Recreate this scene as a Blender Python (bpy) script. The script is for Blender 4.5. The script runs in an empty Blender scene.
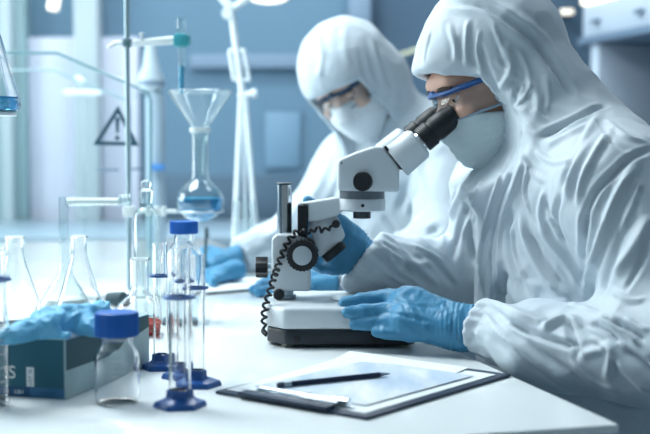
import bpy, bmesh, math, random
import numpy as np
from mathutils import Vector, Matrix, noise
from mathutils.bvhtree import BVHTree
random.seed(7); np.random.seed(7)
sc = bpy.context.scene
C = sc.collection
PI = math.pi
V = Vector
# ------------------------------------------------------------------ camera
F = 1174.0; TZ = 0.75; CZ = TZ + 0.298
PITCH = math.atan(67 / F)
def ray(px, py):
    u = (px - 325) / F; v = (217 - py) / F
    return V((u, math.cos(PITCH) + v * math.sin(PITCH), -math.sin(PITCH) + v * math.cos(PITCH)))
CAM = V((0, 0, CZ))
def at(px, py, Y):
    r = ray(px, py); return CAM + r * (Y / r.y)
def onz(px, py, z=TZ):
    r = ray(px, py); return CAM + r * ((z - CZ) / r.z)
cd = bpy.data.cameras.new('camera'); cam = bpy.data.objects.new('camera', cd); C.objects.link(cam)
cam.location = CAM; cam.rotation_euler = (PI / 2 - PITCH, 0, 0)
cd.sensor_width = 36; cd.lens = 36 * F / 650; cd.clip_start = .05; cd.clip_end = 60
cd.dof.use_dof = True; cd.dof.focus_distance = 1.72; cd.dof.aperture_fstop = 3.6
sc.camera = cam
# ------------------------------------------------------------------ materials
def lin(h):
    h = h.lstrip('#'); o = []
    for i in (0, 2, 4):
        c = int(h[i:i + 2], 16) / 255
        o.append(c / 12.92 if c <= .04045 else ((c + .055) / 1.055) ** 2.4)
    return (*o, 1)
def mat(name, col, rough=.5, metal=0, bump=0, bscale=80, spec=.5, trans=0, ior=1.45, emit=0, vary=0, coat=0, stretch=(1, 1, 1), sheen=0, sss=0):
    m = bpy.data.materials.new(name); m.use_nodes = True
    nt = m.node_tree; b = nt.nodes['Principled BSDF']
    c = lin(col) if isinstance(col, str) else col
    b.inputs['Base Color'].default_value = c
    b.inputs['Roughness'].default_value = rough; b.inputs['Metallic'].default_value = metal
    b.inputs['Specular IOR Level'].default_value = spec
    b.inputs['Transmission Weight'].default_value = trans; b.inputs['IOR'].default_value = ior
    b.inputs['Coat Weight'].default_value = coat
    b.inputs['Sheen Weight'].default_value = sheen
    if sss:
        b.inputs['Subsurface Weight'].default_value = sss
        b.inputs['Subsurface Radius'].default_value = (.02, .025, .03)
    if emit:
        b.inputs['Emission Color'].default_value = c; b.inputs['Emission Strength'].default_value = emit
    if bump or vary:
        tc = nt.nodes.new('ShaderNodeTexCoord'); mp = nt.nodes.new('ShaderNodeMapping')
        mp.inputs['Scale'].default_value = stretch
        n = nt.nodes.new('ShaderNodeTexNoise'); n.inputs['Scale'].default_value = bscale; n.inputs['Detail'].default_value = 5
        nt.links.new(tc.outputs['Object'], mp.inputs['Vector']); nt.links.new(mp.outputs['Vector'], n.inputs['Vector'])
        if bump:
            bp = nt.nodes.new('ShaderNodeBump'); bp.inputs['Strength'].default_value = bump; bp.inputs['Distance'].default_value = .01
            nt.links.new(n.outputs['Fac'], bp.inputs['Height']); nt.links.new(bp.outputs['Normal'], b.inputs['Normal'])
        if vary:
            mx = nt.nodes.new('ShaderNodeMix'); mx.data_type = 'RGBA'
            mx.inputs['A'].default_value = tuple(x * (1 - vary) for x in c[:3]) + (1,)
            mx.inputs['B'].default_value = tuple(min(1, x * (1 + vary)) for x in c[:3]) + (1,)
            nt.links.new(n.outputs['Fac'], mx.inputs['Factor']); nt.links.new(mx.outputs['Result'], b.inputs['Base Color'])
    return m
def thin_glass(name, tint='#fafdfd', edge='#b5d0d5', gloss=1.4, haze=.16, hcol='#eef7f8', pwr=4.0, grough=.06, refr=0):
    # thin-walled glass: clear face on, denser and more reflective at grazing angles
    m = bpy.data.materials.new(name); m.use_nodes = True; nt = m.node_tree; nt.nodes.clear()
    out = nt.nodes.new('ShaderNodeOutputMaterial'); lw = nt.nodes.new('ShaderNodeLayerWeight'); lw.inputs['Blend'].default_value = .5
    pw = nt.nodes.new('ShaderNodeMath'); pw.operation = 'POWER'; pw.inputs[1].default_value = pwr
    mx = nt.nodes.new('ShaderNodeMix'); mx.data_type = 'RGBA'
    mx.inputs['A'].default_value = lin(tint); mx.inputs['B'].default_value = lin(edge)
    tr = nt.nodes.new('ShaderNodeBsdfTransparent'); gl = nt.nodes.new('ShaderNodeBsdfGlossy'); gl.inputs['Roughness'].default_value = grough
    fp5 = nt.nodes.new('ShaderNodeMath'); fp5.operation = 'POWER'; fp5.inputs[1].default_value = 4.0; fr = nt.nodes.new('ShaderNodeMath'); fr.operation = 'MULTIPLY_ADD'; fr.inputs[1].default_value = .75; fr.inputs[2].default_value = .035; nt.links.new(lw.outputs['Facing'], fp5.inputs[0]); nt.links.new(fp5.outputs[0], fr.inputs[0])
    ml = nt.nodes.new('ShaderNodeMath'); ml.operation = 'MULTIPLY'; ml.inputs[1].default_value = gloss
    ms = nt.nodes.new('ShaderNodeMixShader'); L = nt.links
    L.new(lw.outputs['Facing'], pw.inputs[0]); L.new(pw.outputs[0], mx.inputs['Factor']); L.new(mx.outputs['Result'], tr.inputs['Color'])
    L.new(fr.outputs[0], ml.inputs[0]); L.new(ml.outputs[0], ms.inputs[0]); L.new(tr.outputs[0], ms.inputs[1]); L.new(gl.outputs[0], ms.inputs[2])
    df = nt.nodes.new('ShaderNodeBsdfDiffuse'); df.inputs['Color'].default_value = lin(hcol)  # diffuse rim: its white mimics reflections on clear glass, its colour tints liquids
    hz_ = nt.nodes.new('ShaderNodeMath'); hz_.operation = 'MULTIPLY'; hz_.inputs[1].default_value = haze
    m2 = nt.nodes.new('ShaderNodeMixShader'); L.new(pw.outputs[0], hz_.inputs[0]); L.new(hz_.outputs[0], m2.inputs[0])
    L.new(ms.outputs[0], m2.inputs[1]); L.new(df.outputs[0], m2.inputs[2]); L.new(m2.outputs[0], out.inputs['Surface'])
    if refr:
        rg = nt.nodes.new('ShaderNodeBsdfGlass'); rg.inputs['IOR'].default_value = 1.46; rg.inputs['Roughness'].default_value = 0
        m3 = nt.nodes.new('ShaderNodeMixShader'); m3.inputs[0].default_value = refr
        L.new(m2.outputs[0], m3.inputs[1]); L.new(rg.outputs[0], m3.inputs[2]); L.new(m3.outputs[0], out.inputs['Surface'])
    return m
def crease(m, s1=7, s2=60):
    nt = m.node_tree; L = nt.links; b = nt.nodes['Principled BSDF']
    tc = nt.nodes.new('ShaderNodeTexCoord'); n1 = nt.nodes.new('ShaderNodeTexNoise'); n1.noise_type = 'RIDGED_MULTIFRACTAL'
    n1.inputs['Scale'].default_value = s1; n1.inputs['Detail'].default_value = 3; n1.inputs['Distortion'].default_value = .6
    mp = nt.nodes.new('ShaderNodeMapping'); mp.inputs['Scale'].default_value = (1, 1, .55); mp.inputs['Rotation'].default_value = (.3, .5, 0)
    n2 = nt.nodes.new('ShaderNodeTexNoise'); n2.inputs['Scale'].default_value = s2; n2.inputs['Detail'].default_value = 4
    b1 = nt.nodes.new('ShaderNodeBump'); b1.inputs['Strength'].default_value = .5; b1.inputs['Distance'].default_value = .010
    b2 = nt.nodes.new('ShaderNodeBump'); b2.inputs['Strength'].default_value = .25; b2.inputs['Distance'].default_value = .003
    L.new(tc.outputs['Object'], mp.inputs[0]); L.new(mp.outputs[0], n1.inputs['Vector']); L.new(tc.outputs['Object'], n2.inputs['Vector'])
    L.new(n1.outputs[0], b1.inputs['Height']); L.new(n2.outputs[0], b2.inputs['Height']); L.new(b1.outputs[0], b2.inputs['Normal']); L.new(b2.outputs[0], b.inputs['Normal'])
    return m
M = dict(
    suit=crease(mat('suit_fabric', '#c1cdd6', .5, sheen=.2, spec=.4)),
    suit2=mat('suit_fabric_soft', '#bcc9d2', .6, bump=.2, bscale=45, sheen=.2, spec=.3),
    hem=mat('suit_hem', '#e6edf3', .6, bump=.3, bscale=90),
    mask=mat('mask_fabric', '#c9d8dc', .8, bump=.3, bscale=200, spec=.2),
    mask2=mat('mask_fabric_white', '#dfe6ec', .8, bump=.3, bscale=150, spec=.2),
    skin=mat('skin', '#cfa390', .5, bump=.1, bscale=300, sss=.1),
    skin2=mat('skin_light', '#c9aa9c', .5, sss=.1),
    brow=mat('brow_hair', '#3a2c28', .8), eyew=mat('eye_white', '#dfe3e6', .2), iris=mat('iris', '#2c2320', .2),
    glove=mat('nitrile', '#4488ae', .42, bump=.22, bscale=70, spec=.4, vary=.12),
    glove_l=mat('nitrile_light', '#6bbbe2', .45, bump=.3, bscale=60, spec=.4, vary=.15),
    goggle=mat('goggle_frame', '#23528f', .3, spec=.6), gogglegrey=mat('goggle_edge', '#8fa2b5', .3),
    strap=mat('goggle_strap', '#33506c', .6),
    white=mat('microscope_white', '#ccd4da', .35, spec=.5, bump=.03, bscale=400),
    grey=mat('microscope_grey', '#59646d', .4), dark=mat('microscope_dark', '#232d35', .4),
    black=mat('rubber_black', '#12191f', .5), knobface=mat('knob_face', '#a9b4bb', .35),
    chrome=mat('chrome', '#c9d0d6', .12, metal=1), steel=mat('steel', '#aab8c2', .3, metal=1),
    glass=mat('glass', '#ffffff', 0, trans=1, ior=1.43),
    tglass=thin_glass('thin_glass'), shield=thin_glass('shield_glass', '#fdfefe', '#eaf4f4', .25, .0),
    lens=thin_glass('lens_glass', '#fafcfd', '#d5dee4', 1.0, .05, grough=.1),
    bluecap=mat('blue_plastic', '#1c63ba', .4, bump=.05, bscale=300), bluefoot=mat('blue_foot', '#1b559c', .3, spec=.6),
    liquid=thin_glass('blue_liquid', '#bfe4f3', '#7cc6e6', .6, .45, '#58bde6', .8), liquids=mat('blue_liquid_dense', '#3fa9d4', .2),
    clear=thin_glass('clear_liquid', '#f2fafd', '#cfe4ec', .6, .05),
    red=thin_glass('red_liquid', '#e0714f', '#c24a30', .4, .5, '#d9583a', .6),
    teal=mat('teal_plastic', '#3f9fac', .4), rack=mat('white_plastic', '#dfe8ea', .35),
    warn=mat('warning_print', '#234a5c', .6),
    mark=mat('white_print', '#eef4f6', .5),
    boxf=mat('carton_teal', '#1f5f72', .6, vary=.12, bscale=14), boxs=mat('carton_dark', '#3b5f66', .6), boxl=mat('carton_pale', '#b3cccd', .6, vary=.35, bscale=22),
    boxstrip=mat('carton_strip', '#36709c', .6), boxnavy=mat('carton_navy', '#1c5079', .6), boxtop=mat('carton_top', '#9db9bf', .6),
    boxprint=mat('carton_print', '#2a5f8c', .6), tissue=mat('tissue', '#e9eef0', .8),
    board=mat('clipboard_navy', '#22344c', .45), paper=mat('paper', '#e3ebf0', .7),
    pencil=mat('pencil_navy', '#1c2942', .35), eraser=mat('eraser_grey', '#3a4655', .6), tip=mat('pencil_tip', '#7c8894', .4),
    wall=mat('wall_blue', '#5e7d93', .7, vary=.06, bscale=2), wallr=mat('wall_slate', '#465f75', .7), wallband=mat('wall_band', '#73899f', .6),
    panel=mat('pale_panel', '#c9cfe0', .5, vary=.05, bscale=3), column=mat('pale_column', '#a9b8bf', .5),
    colteal=mat('teal_column', '#86a3aa', .5),
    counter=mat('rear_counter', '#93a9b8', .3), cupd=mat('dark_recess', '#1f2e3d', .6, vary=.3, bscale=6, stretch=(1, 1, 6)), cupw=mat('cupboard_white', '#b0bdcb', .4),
    handle=mat('handle_grey', '#6b7f94', .4),
    floor=mat('floor_vinyl', '#8fa6b5', .4), ceil=mat('ceiling_white', '#e0e6ea', .8), stool=mat('stool_vinyl', '#28394c', .5),
    pane=mat('window_pane', '#f4fbff', 0.0, trans=1, ior=1.02),
    trousers=mat('under_layer', '#9fb0bd', .8),
    stopper=mat('rubber_stopper', '#24424c', .6),
    lampw=mat('lamp_glow', '#fff6e6', .5, emit=.9), lampc=mat('ceiling_glow', '#f2f8ff', .5, emit=5),
)
# ------------------------------------------------------------------ helpers
def tag(o, label=None, cat=None, group=None, kind=None):
    if label: o['label'] = label
    if cat: o['category'] = cat
    if group: o['group'] = group
    if kind: o['kind'] = kind
    return o
def empty(name, loc, label, cat, group=None, rz=0):
    o = bpy.data.objects.new(name, None); C.objects.link(o); o.location = loc; o.rotation_euler = (0, 0, rz)
    o.empty_display_size = .02
    return tag(o, label, cat, group)
def wmat(o):
    m = o.matrix_basis.copy()
    while o.parent:
        o = o.parent; m = o.matrix_basis @ m
    return m
def link_mesh(name, me, m, parent=None, smooth=40, origin=None):
    """mesh is in world coordinates; it is moved into its parent's space"""
    o = bpy.data.objects.new(name, me); C.objects.link(o)
    if m: me.materials.append(m)
    if parent:
        o.parent = parent; me.transform(wmat(parent).inverted())
        c = origin
    else:
        vs = np.empty(len(me.vertices) * 3); me.vertices.foreach_get('co', vs); vs = vs.reshape(-1, 3)
        c = V((float((vs[:, 0].min() + vs[:, 0].max()) / 2), float((vs[:, 1].min() + vs[:, 1].max()) / 2), float(vs[:, 2].min())))
        me.transform(Matrix.Translation(-c)); o.location = c
    if smooth:
        me.shade_smooth()
        if smooth < 180: me.set_sharp_from_angle(angle=math.radians(smooth))
    me.update()
    return o
def obj(name, bm, m, parent=None, smooth=40):
    me = bpy.data.meshes.new(name)
    bmesh.ops.recalc_face_normals(bm, faces=bm.faces[:])
    bm.to_mesh(me); bm.free()
    return link_mesh(name, me, m, parent, smooth)
def frame(p, z, x=None):
    z = V(z).normalized()
    if x is None: x = V((1, 0, 0)) if abs(z.x) < .9 else V((0, 1, 0))
    y = z.cross(V(x)).normalized(); x = y.cross(z)
    m = Matrix((x, y, z)).transposed().to_4x4(); m.translation = p
    return m
def box(bm, lo, hi, T=None, bev=0, seg=2):
    lo = V(lo); hi = V(hi)
    r = bmesh.ops.create_cube(bm, size=1)['verts']
    bmesh.ops.transform(bm, matrix=Matrix.Translation((lo + hi) / 2) @ Matrix.Diagonal((*(hi - lo), 1)), verts=r)
    if bev:
        es = list({e for v in r for e in v.link_edges})
        g = bmesh.ops.bevel(bm, geom=es, offset=bev, segments=seg, affect='EDGES', profile=.5)
        r = list({v for f in g['faces'] for v in f.verts} | {v for v in r if v.is_valid})
    if T is not None: bmesh.ops.transform(bm, matrix=T, verts=r)
def lathe(bm, prof, T=None, seg=40):
    """prof: (r,z) list, r=0 closes at the axis"""
    rings = []
    for r, z in prof:
        if r < 1e-6: rings.append([bm.verts.new((0, 0, z))])
        else: rings.append([bm.verts.new((r * math.cos(2 * PI * i / seg), r * math.sin(2 * PI * i / seg), z)) for i in range(seg)])
    for a, b in zip(rings[:-1], rings[1:]):
        for i in range(seg):
            j = (i + 1) % seg
            if len(a) == 1 and len(b) == 1: continue
            if len(a) == 1: bm.faces.new((a[0], b[j], b[i]))
            elif len(b) == 1: bm.faces.new((a[i], a[j], b[0]))
            else: bm.faces.new((a[i], a[j], b[j], b[i]))
    if T is not None: bmesh.ops.transform(bm, matrix=T, verts=[v for r in rings for v in r])
def cyl(bm, a, b, r, r2=None, seg=24, bev=.0):
    a = V(a); b = V(b); L = (b - a).length; r2 = r if r2 is None else r2
    p = [(0, 0), (r - bev, 0), (r, bev), (r2, L - bev), (r2 - bev, L), (0, L)] if bev else [(0, 0), (r, 0), (r2, L), (0, L)]
    lathe(bm, p, frame(a, b - a), seg)
def tube(bm, pts, r, seg=10, closed=False):
    pts = [V(p) for p in pts]; n = len(pts); rr = r if hasattr(r, '__len__') else [r] * n
    rings = []; nx = None
    for i, p in enumerate(pts):
        if closed: t = pts[(i + 1) % n] - pts[i - 1]
        else: t = pts[min(i + 1, n - 1)] - pts[max(i - 1, 0)]
        t.normalize()
        if nx is None: nx = t.orthogonal().normalized()
        nx = (nx - t * nx.dot(t)).normalized(); ny = t.cross(nx)
        rings.append([bm.verts.new(p + (nx * math.cos(2 * PI * k / seg) + ny * math.sin(2 * PI * k / seg)) * rr[i]) for k in range(seg)])
    for i in range(n if closed else n - 1):
        a = rings[i]; b = rings[(i + 1) % n]
        for k in range(seg): bm.faces.new((a[k], a[(k + 1) % seg], b[(k + 1) % seg], b[k]))
    if not closed: bm.faces.new(rings[0][::-1]); bm.faces.new(rings[-1])
def spline(pts, n=8):
    pts = [V(p) for p in pts]; out = []
    for i in range(len(pts) - 1):
        p0 = pts[max(i - 1, 0)]; p1 = pts[i]; p2 = pts[i + 1]; p3 = pts[min(i + 2, len(pts) - 1)]
        for k in range(n):
            t = k / n
            out.append(.5 * ((2 * p1) + (p2 - p0) * t + (2 * p0 - 5 * p1 + 4 * p2 - p3) * t * t + (3 * p1 - p0 - 3 * p2 + p3) * t ** 3))
    out.append(pts[-1]); return out
def prism(bm, poly, d, bev=0, seg=2, T=None):
    """poly: planar 3D points, extruded by vector d"""
    vs = [bm.verts.new(V(p)) for p in poly]; f = bm.faces.new(vs)
    r = bmesh.ops.extrude_face_region(bm, geom=[f])
    nv = [v for v in r['geom'] if isinstance(v, bmesh.types.BMVert)]
    bmesh.ops.translate(bm, vec=V(d), verts=nv)
    al = vs + nv
    if bev:
        es = list({e for v in al for e in v.link_edges})
        g = bmesh.ops.bevel(bm, geom=es, offset=bev, segments=seg, affect='EDGES', profile=.5)
        al = list({v for f in g['faces'] for v in f.verts} | {v for v in al if v.is_valid})
    if T is not None: bmesh.ops.transform(bm, matrix=T, verts=al)
def pxpoly(pts, Y): return [at(x, y, Y) for x, y in pts]
def B(): return bmesh.new()
def text_mesh(name, s, size, T, m, parent, depth=.0002):
    cu = bpy.data.curves.new(name, 'FONT'); cu.body = s; cu.size = size; cu.extrude = depth; cu.align_x = 'CENTER'
    t = bpy.data.objects.new('t', cu); C.objects.link(t)
    me = bpy.data.meshes.new_from_object(t.evaluated_get(bpy.context.evaluated_depsgraph_get()))
    bpy.data.objects.remove(t); me.name = name; me.transform(T)
    return link_mesh(name, me, m, parent, 0)
# ------------------------------------------------------------------ implicit surfaces
class Field:
    def __init__(s, lo, hi, h):
        s.lo = np.array(lo, float); s.h = h
        n = np.ceil((np.array(hi) - s.lo) / h).astype(int) + 1; s.n = n
        s.X = (s.lo[0] + h * np.arange(n[0], dtype=np.float32)).astype(np.float32)[:, None, None]
        s.Y = (s.lo[1] + h * np.arange(n[1], dtype=np.float32)).astype(np.float32)[None, :, None]
        s.Z = (s.lo[2] + h * np.arange(n[2], dtype=np.float32)).astype(np.float32)[None, None, :]
        s.F = np.full(tuple(n), 10., np.float32)
    def lincomb(s, a, c): return (s.X - c[0]) * a[0] + (s.Y - c[1]) * a[1] + (s.Z - c[2]) * a[2]
    def cone(s, a, b, ra, rb):
        a = V(a); d = V(b) - a; L2 = max(d.length_squared, 1e-9)
        t = np.clip(s.lincomb(d, a) / L2, 0, 1)
        q = np.sqrt((s.X - a.x - t * d.x) ** 2 + (s.Y - a.y - t * d.y) ** 2 + (s.Z - a.z - t * d.z) ** 2)
        return q - (ra + (rb - ra) * t)
    def ell(s, c, r, ax=((1, 0, 0), (0, 1, 0), (0, 0, 1))):
        q = [s.lincomb(V(ax[i]).normalized(), c) for i in range(3)]
        k0 = np.sqrt(sum((q[i] / r[i]) ** 2 for i in range(3))); k1 = np.sqrt(sum((q[i] / r[i] ** 2) ** 2 for i in range(3)))
        return k0 * (k0 - 1) / np.maximum(k1, 1e-6)
    def add(s, d, k=0.02): s.F = smin(s.F, d, k)
    def mesh(s): return surface_nets(s.F, s.lo, s.h)
def smin(a, b, k):
    if k <= 0: return np.minimum(a, b)
    h = np.maximum(k - np.abs(a - b), 0) / k
    return np.minimum(a, b) - h * h * k * .25
def smax(a, b, k): return -smin(-a, -b, k)
def surface_nets(Fd, lo, h):
    S = Fd < 0
    c = S[:-1, :-1, :-1]; al = c.copy(); an = c.copy()
    offs = [(i, j, k) for i in (0, 1) for j in (0, 1) for k in (0, 1)]
    nx, ny, nz = S.shape
    for (i, j, k) in offs[1:]:
        q = S[i:nx - 1 + i, j:ny - 1 + j, k:nz - 1 + k]; al &= q; an |= q
    I, J, K = np.nonzero(an & ~al)
    idx = np.full(al.shape, -1, np.int32); idx[I, J, K] = np.arange(len(I))
    P = np.zeros((len(I), 3)); n = np.zeros(len(I))
    for a in offs:
        for ax in range(3):
            if a[ax]: continue
            b = list(a); b[ax] = 1
            fa = Fd[I + a[0], J + a[1], K + a[2]]; fb = Fd[I + b[0], J + b[1], K + b[2]]
            m = (fa < 0) != (fb < 0); t = np.where(m, fa / np.where(m, fa - fb, 1), 0)
            p = np.tile(np.array(a, float), (len(I), 1)); p[:, ax] += t
            P[m] += p[m]; n[m] += 1
    P = P / n[:, None] + np.stack([I, J, K], 1); P = P * h + lo
    quads = []
    for ax in range(3):
        A = S.take(range(0, S.shape[ax] - 1), ax); Bb = S.take(range(1, S.shape[ax]), ax)
        e = np.argwhere(A != Bb); u, v = [(1, 2), (2, 0), (0, 1)][ax]
        ok = (e[:, u] > 0) & (e[:, v] > 0) & (e[:, u] < S.shape[u] - 1) & (e[:, v] < S.shape[v] - 1); e = e[ok]
        du = np.zeros(3, int); du[u] = 1; dv = np.zeros(3, int); dv[v] = 1
        g = lambda x: idx[x[:, 0], x[:, 1], x[:, 2]]
        q = np.stack([g(e - du - dv), g(e - dv), g(e), g(e - du)], 1)
        fl = A[e[:, 0], e[:, 1], e[:, 2]]
        q[~fl] = q[~fl][:, ::-1]; quads.append(q)
    q = np.concatenate(quads); q = q[(q >= 0).all(1)]
    return P, q
def np_mesh(name, P, Q):
    me = bpy.data.meshes.new(name)
    me.vertices.add(len(P)); me.vertices.foreach_set('co', P.astype(np.float32).ravel())
    me.loops.add(len(Q) * 4); me.loops.foreach_set('vertex_index', Q.astype(np.int32).ravel())
    me.polygons.add(len(Q)); me.polygons.foreach_set('loop_start', np.arange(0, len(Q) * 4, 4, dtype=np.int32))
    me.update(calc_edges=True); me.validate()
    return me
def relax(P, Q, it=2, lam=.5):
    E = np.concatenate([Q[:, [0, 1]], Q[:, [1, 2]], Q[:, [2, 3]], Q[:, [3, 0]]])
    for _ in range(it):
        s = np.zeros_like(P); n = np.zeros(len(P))
        for a, b in ((0, 1), (1, 0)):
            for c in range(3): s[:, c] += np.bincount(E[:, a], P[E[:, b], c], len(P))
            n += np.bincount(E[:, a], minlength=len(P))
        P = P * (1 - lam) + lam * s / np.maximum(n, 1)[:, None]
    return P
def normals(P, Q):
    fn = np.cross(P[Q[:, 2]] - P[Q[:, 0]], P[Q[:, 3]] - P[Q[:, 1]])
    N = np.zeros_like(P)
    for k in range(4):
        for c in range(3): N[:, c] += np.bincount(Q[:, k], fn[:, c], len(P))
    return N / np.maximum(np.linalg.norm(N, axis=1), 1e-12)[:, None]
def fold(P, Q, lines):
    """cloth folds: every line is traced onto the surface, then raises (+mm) or sinks (-mm) it within a width"""
    bvh = BVHTree.FromPolygons(P.tolist(), Q.tolist())
    N = normals(P, Q); D = np.zeros(len(P))
    for pts, w, amp in lines:
        hit = []
        sp = spline([V((x, y, 0)) for x, y in pts], 5)
        for p in sp:
            h = bvh.ray_cast(CAM, ray(p.x, p.y).normalized())
            if h[0] is not None: hit.append(np.array(h[0]))
        if len(hit) < 2: continue
        hit = np.array(hit); w *= .001
        lo = hit.min(0) - 4 * w; hi = hit.max(0) + 4 * w
        sel = np.nonzero(((P > lo) & (P < hi)).all(1))[0]
        if not len(sel): continue
        p = P[sel]; best = np.full(len(sel), 1e9); tt = np.zeros(len(sel))
        ns = len(hit) - 1
        for i in range(ns):
            a = hit[i]; d = hit[i + 1] - a; L = d @ d
            if L > .04 ** 2: continue
            t = np.clip(((p - a) @ d) / max(L, 1e-12), 0, 1); q = np.linalg.norm(p - a - t[:, None] * d, axis=1)
            m = q < best; best[m] = q[m]; tt[m] = ((i + t) / ns)[m]
        env = np.clip(np.minimum(tt, 1 - tt) * 5 + .15, 0, 1)
        x = best / w
        pr = 1.15 * np.exp(-1.1 * x ** 1.35) - .30 * np.exp(-((x - 1.9) / .8) ** 2)
        D[sel] += amp * .001 * env * pr
    return P + N * D[:, None]
def crinkle(P, Q, amp, scale, seed=0, ridged=True, ax=None):
    N = normals(P, Q); D = np.empty(len(P)); s = V((seed * 3.1, seed * 1.7, seed * .9))
    sx = ax or (1, 1, 1)
    for i, p in enumerate(P):
        v = noise.noise(V((p[0] * scale * sx[0], p[1] * scale * sx[1], p[2] * scale * sx[2])) + s)
        D[i] = (.35 - abs(v)) if ridged else v
    return P + N * (D * amp)[:, None]

# ================================================================== SETTING
def struct(name, bm, m, parent=None):
    o = obj(name, bm, m, parent, 30)
    if not parent: o['kind'] = 'structure'
    return o
YB = 5.2
b = B(); box(b, (-3.2, -1.2, -.1), (3.4, YB + .1, 0)); struct('floor', b, M['floor'])
b = B(); box(b, (-3.2, -1.2, 2.8), (3.4, YB + .1, 2.9)); struct('ceiling', b, M['ceil'])
b = B(); box(b, (-3.2, YB, 0), (.13, YB + .1, 2.8)); struct('wall_back', b, M['wall'])
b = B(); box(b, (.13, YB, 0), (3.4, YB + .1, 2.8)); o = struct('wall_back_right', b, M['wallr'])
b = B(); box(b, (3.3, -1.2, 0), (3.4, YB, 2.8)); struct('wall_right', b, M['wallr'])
# left wall with a long window
b = B()
box(b, (-3.2, -1.2, 0), (-3.1, YB, .9)); box(b, (-3.2, -1.2, 2.6), (-3.1, YB, 2.8))
box(b, (-3.2, -1.2, .9), (-3.1, 1.5, 2.6)); box(b, (-3.2, 4.9, .9), (-3.1, YB, 2.6))
struct('wall_left', b, M['wall'])
b = B()
for y in (1.5, 2.62, 3.74, 4.85): box(b, (-3.19, y, .9), (-3.11, y + .05, 2.6))
for z in (.9, 2.55): box(b, (-3.19, 1.5, z), (-3.11, 4.9, z + .05))
struct('window_1', b, M['column'])
# wall trims
def wallbox(name, x0, y0, x1, y1, m, Y=YB, d=.05, top=None):
    a = at(x0, y1, Y - d); c = at(x1, y0, Y - d)
    b = B(); box(b, (a.x, Y - d, a.z), (c.x, Y - .001, top or c.z), bev=.004); return struct(name, b, m)
wallbox('trim_1', 190, 54, 395, 68, M['wallband'])
wallbox('trim_2', 76, -20, 97, 262, M['column'], d=.12)
wallbox('trim_3', -60, -20, 24, 262, M['colteal'], d=.10)
wallbox('trim_4', 97, 37, 138, 262, M['panel'], d=.04)
wallbox('trim_5', 24, 37, 76, 262, M['panel'], d=.04)
wallbox('trim_6', 3, -20, 10, 262, M['column'], d=.14)
wallbox('trim_7', 265, 112, 300, 168, mat('wall_lit_patch', '#6f90a8', .5), d=.02)  # softly lit rectangle on the wall, put into the colour
wallbox('trim_8', 349, -20, 371, 40, M['wallband'], d=.12)
wallbox('trim_9', 120, 176, 330, 236, mat('wall_dado', '#4c6478', .6), d=.03)

# ceiling lights, out of view, added to light the bench and room
def unseen_ceiling_light(x, y, w, d, p, label):
    e = empty('unseen_ceiling_light', (x, y, 2.8), label, 'light', 'added unseen panel lights in the ceiling')
    b = B(); box(b, (x - w / 2 - .03, y - d / 2 - .03, 2.765), (x + w / 2 + .03, y + d / 2 + .03, 2.799), bev=.004); obj('frame', b, M['rack'], e)
    b = B(); box(b, (x - w / 2, y - d / 2, 2.755), (x + w / 2, y + d / 2, 2.766)); obj('diffuser', b, M['lampc'], e)
    l = bpy.data.lights.new('panel_light', 'AREA'); l.shape = 'RECTANGLE'; l.size = w; l.size_y = d; l.energy = p; l.color = (.90, .985, .985)
    lo = bpy.data.objects.new('panel_light', l); C.objects.link(lo); lo.location = (x, y, 2.75)
PW = .75
unseen_ceiling_light(-1.2, 2.4, 1.2, 1.2, 60 * PW, 'unseen square ceiling panel light added over the left side of the bench')
unseen_ceiling_light(.1, 4.2, 1.2, .6, 26 * PW, 'unseen wide ceiling panel light added near the back wall')
unseen_ceiling_light(.9, 2.4, .6, .6, 2 * PW, 'unseen small ceiling panel light added over the right side')
# daylight through the left window
l = bpy.data.lights.new('daylight', 'AREA'); l.shape = 'RECTANGLE'; l.size = 3.35; l.size_y = 1.7; l.energy = 185; l.color = (.86, .975, .985)
lo = bpy.data.objects.new('daylight', l); C.objects.link(lo); lo.location = (-3.3, 3.2, 1.75); lo.rotation_euler = (0, -PI / 2, 0)
w = bpy.data.worlds.new('world'); sc.world = w; w.use_nodes = True
w.node_tree.nodes['Background'].inputs[0].default_value = (.55, .70, .77, 1); w.node_tree.nodes['Background'].inputs[1].default_value = .31

# ================================================================== BENCH
R0 = V((.32, 1.263, 0)); ey = V((-.259, .966, 0)); ex = V((-.966, -.259, 0))
T15 = Matrix((ex.to_4d(), ey.to_4d(), V((0, 0, 1, 0)), (0, 0, 0, 1))).transposed(); T15.translation = R0
for i in range(4): T15[3][i] = 1 if i == 3 else 0
# note: ex points left along the front edge, ey runs to the back along the right edge
bench_top = mat('bench_top_glass', '#f3f9fa', .09, spec=.6, vary=.02, bscale=4)
e = empty('lab_bench', R0, 'large white glossy glass-topped bench carrying the microscope and glassware', 'bench')
b = B(); box(b, (0, 0, TZ - .010), (2.6, 2.78, TZ), T15, bev=.0015); obj('worktop', b, bench_top, e)
b = B(); box(b, (.03, .03, TZ - .06), (2.57, 2.75, TZ - .0105), T15, bev=.002); obj('apron', b, M['rack'], e)
for (x, y) in ((.35, .06), (2.5, .06), (.35, 2.65), (2.5, 2.65)):
    b = B(); box(b, (x, y, .001), (x + .06, y + .06, TZ - .0605), T15, bev=.004); obj('leg', b, M['steel'], e)
# rear counter
e = empty('rear_counter', (0, 4.8, 0), 'pale blue counter running along the back wall', 'counter')
b = B(); box(b, (-3.0, 4.10, .70), (.9, YB - .13, .745), bev=.006); obj('worktop', b, M['counter'], e)
b = B(); box(b, (-2.95, 4.15, .001), (.85, YB - .13, .70)); obj('body', b, M['wallband'], e)
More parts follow.
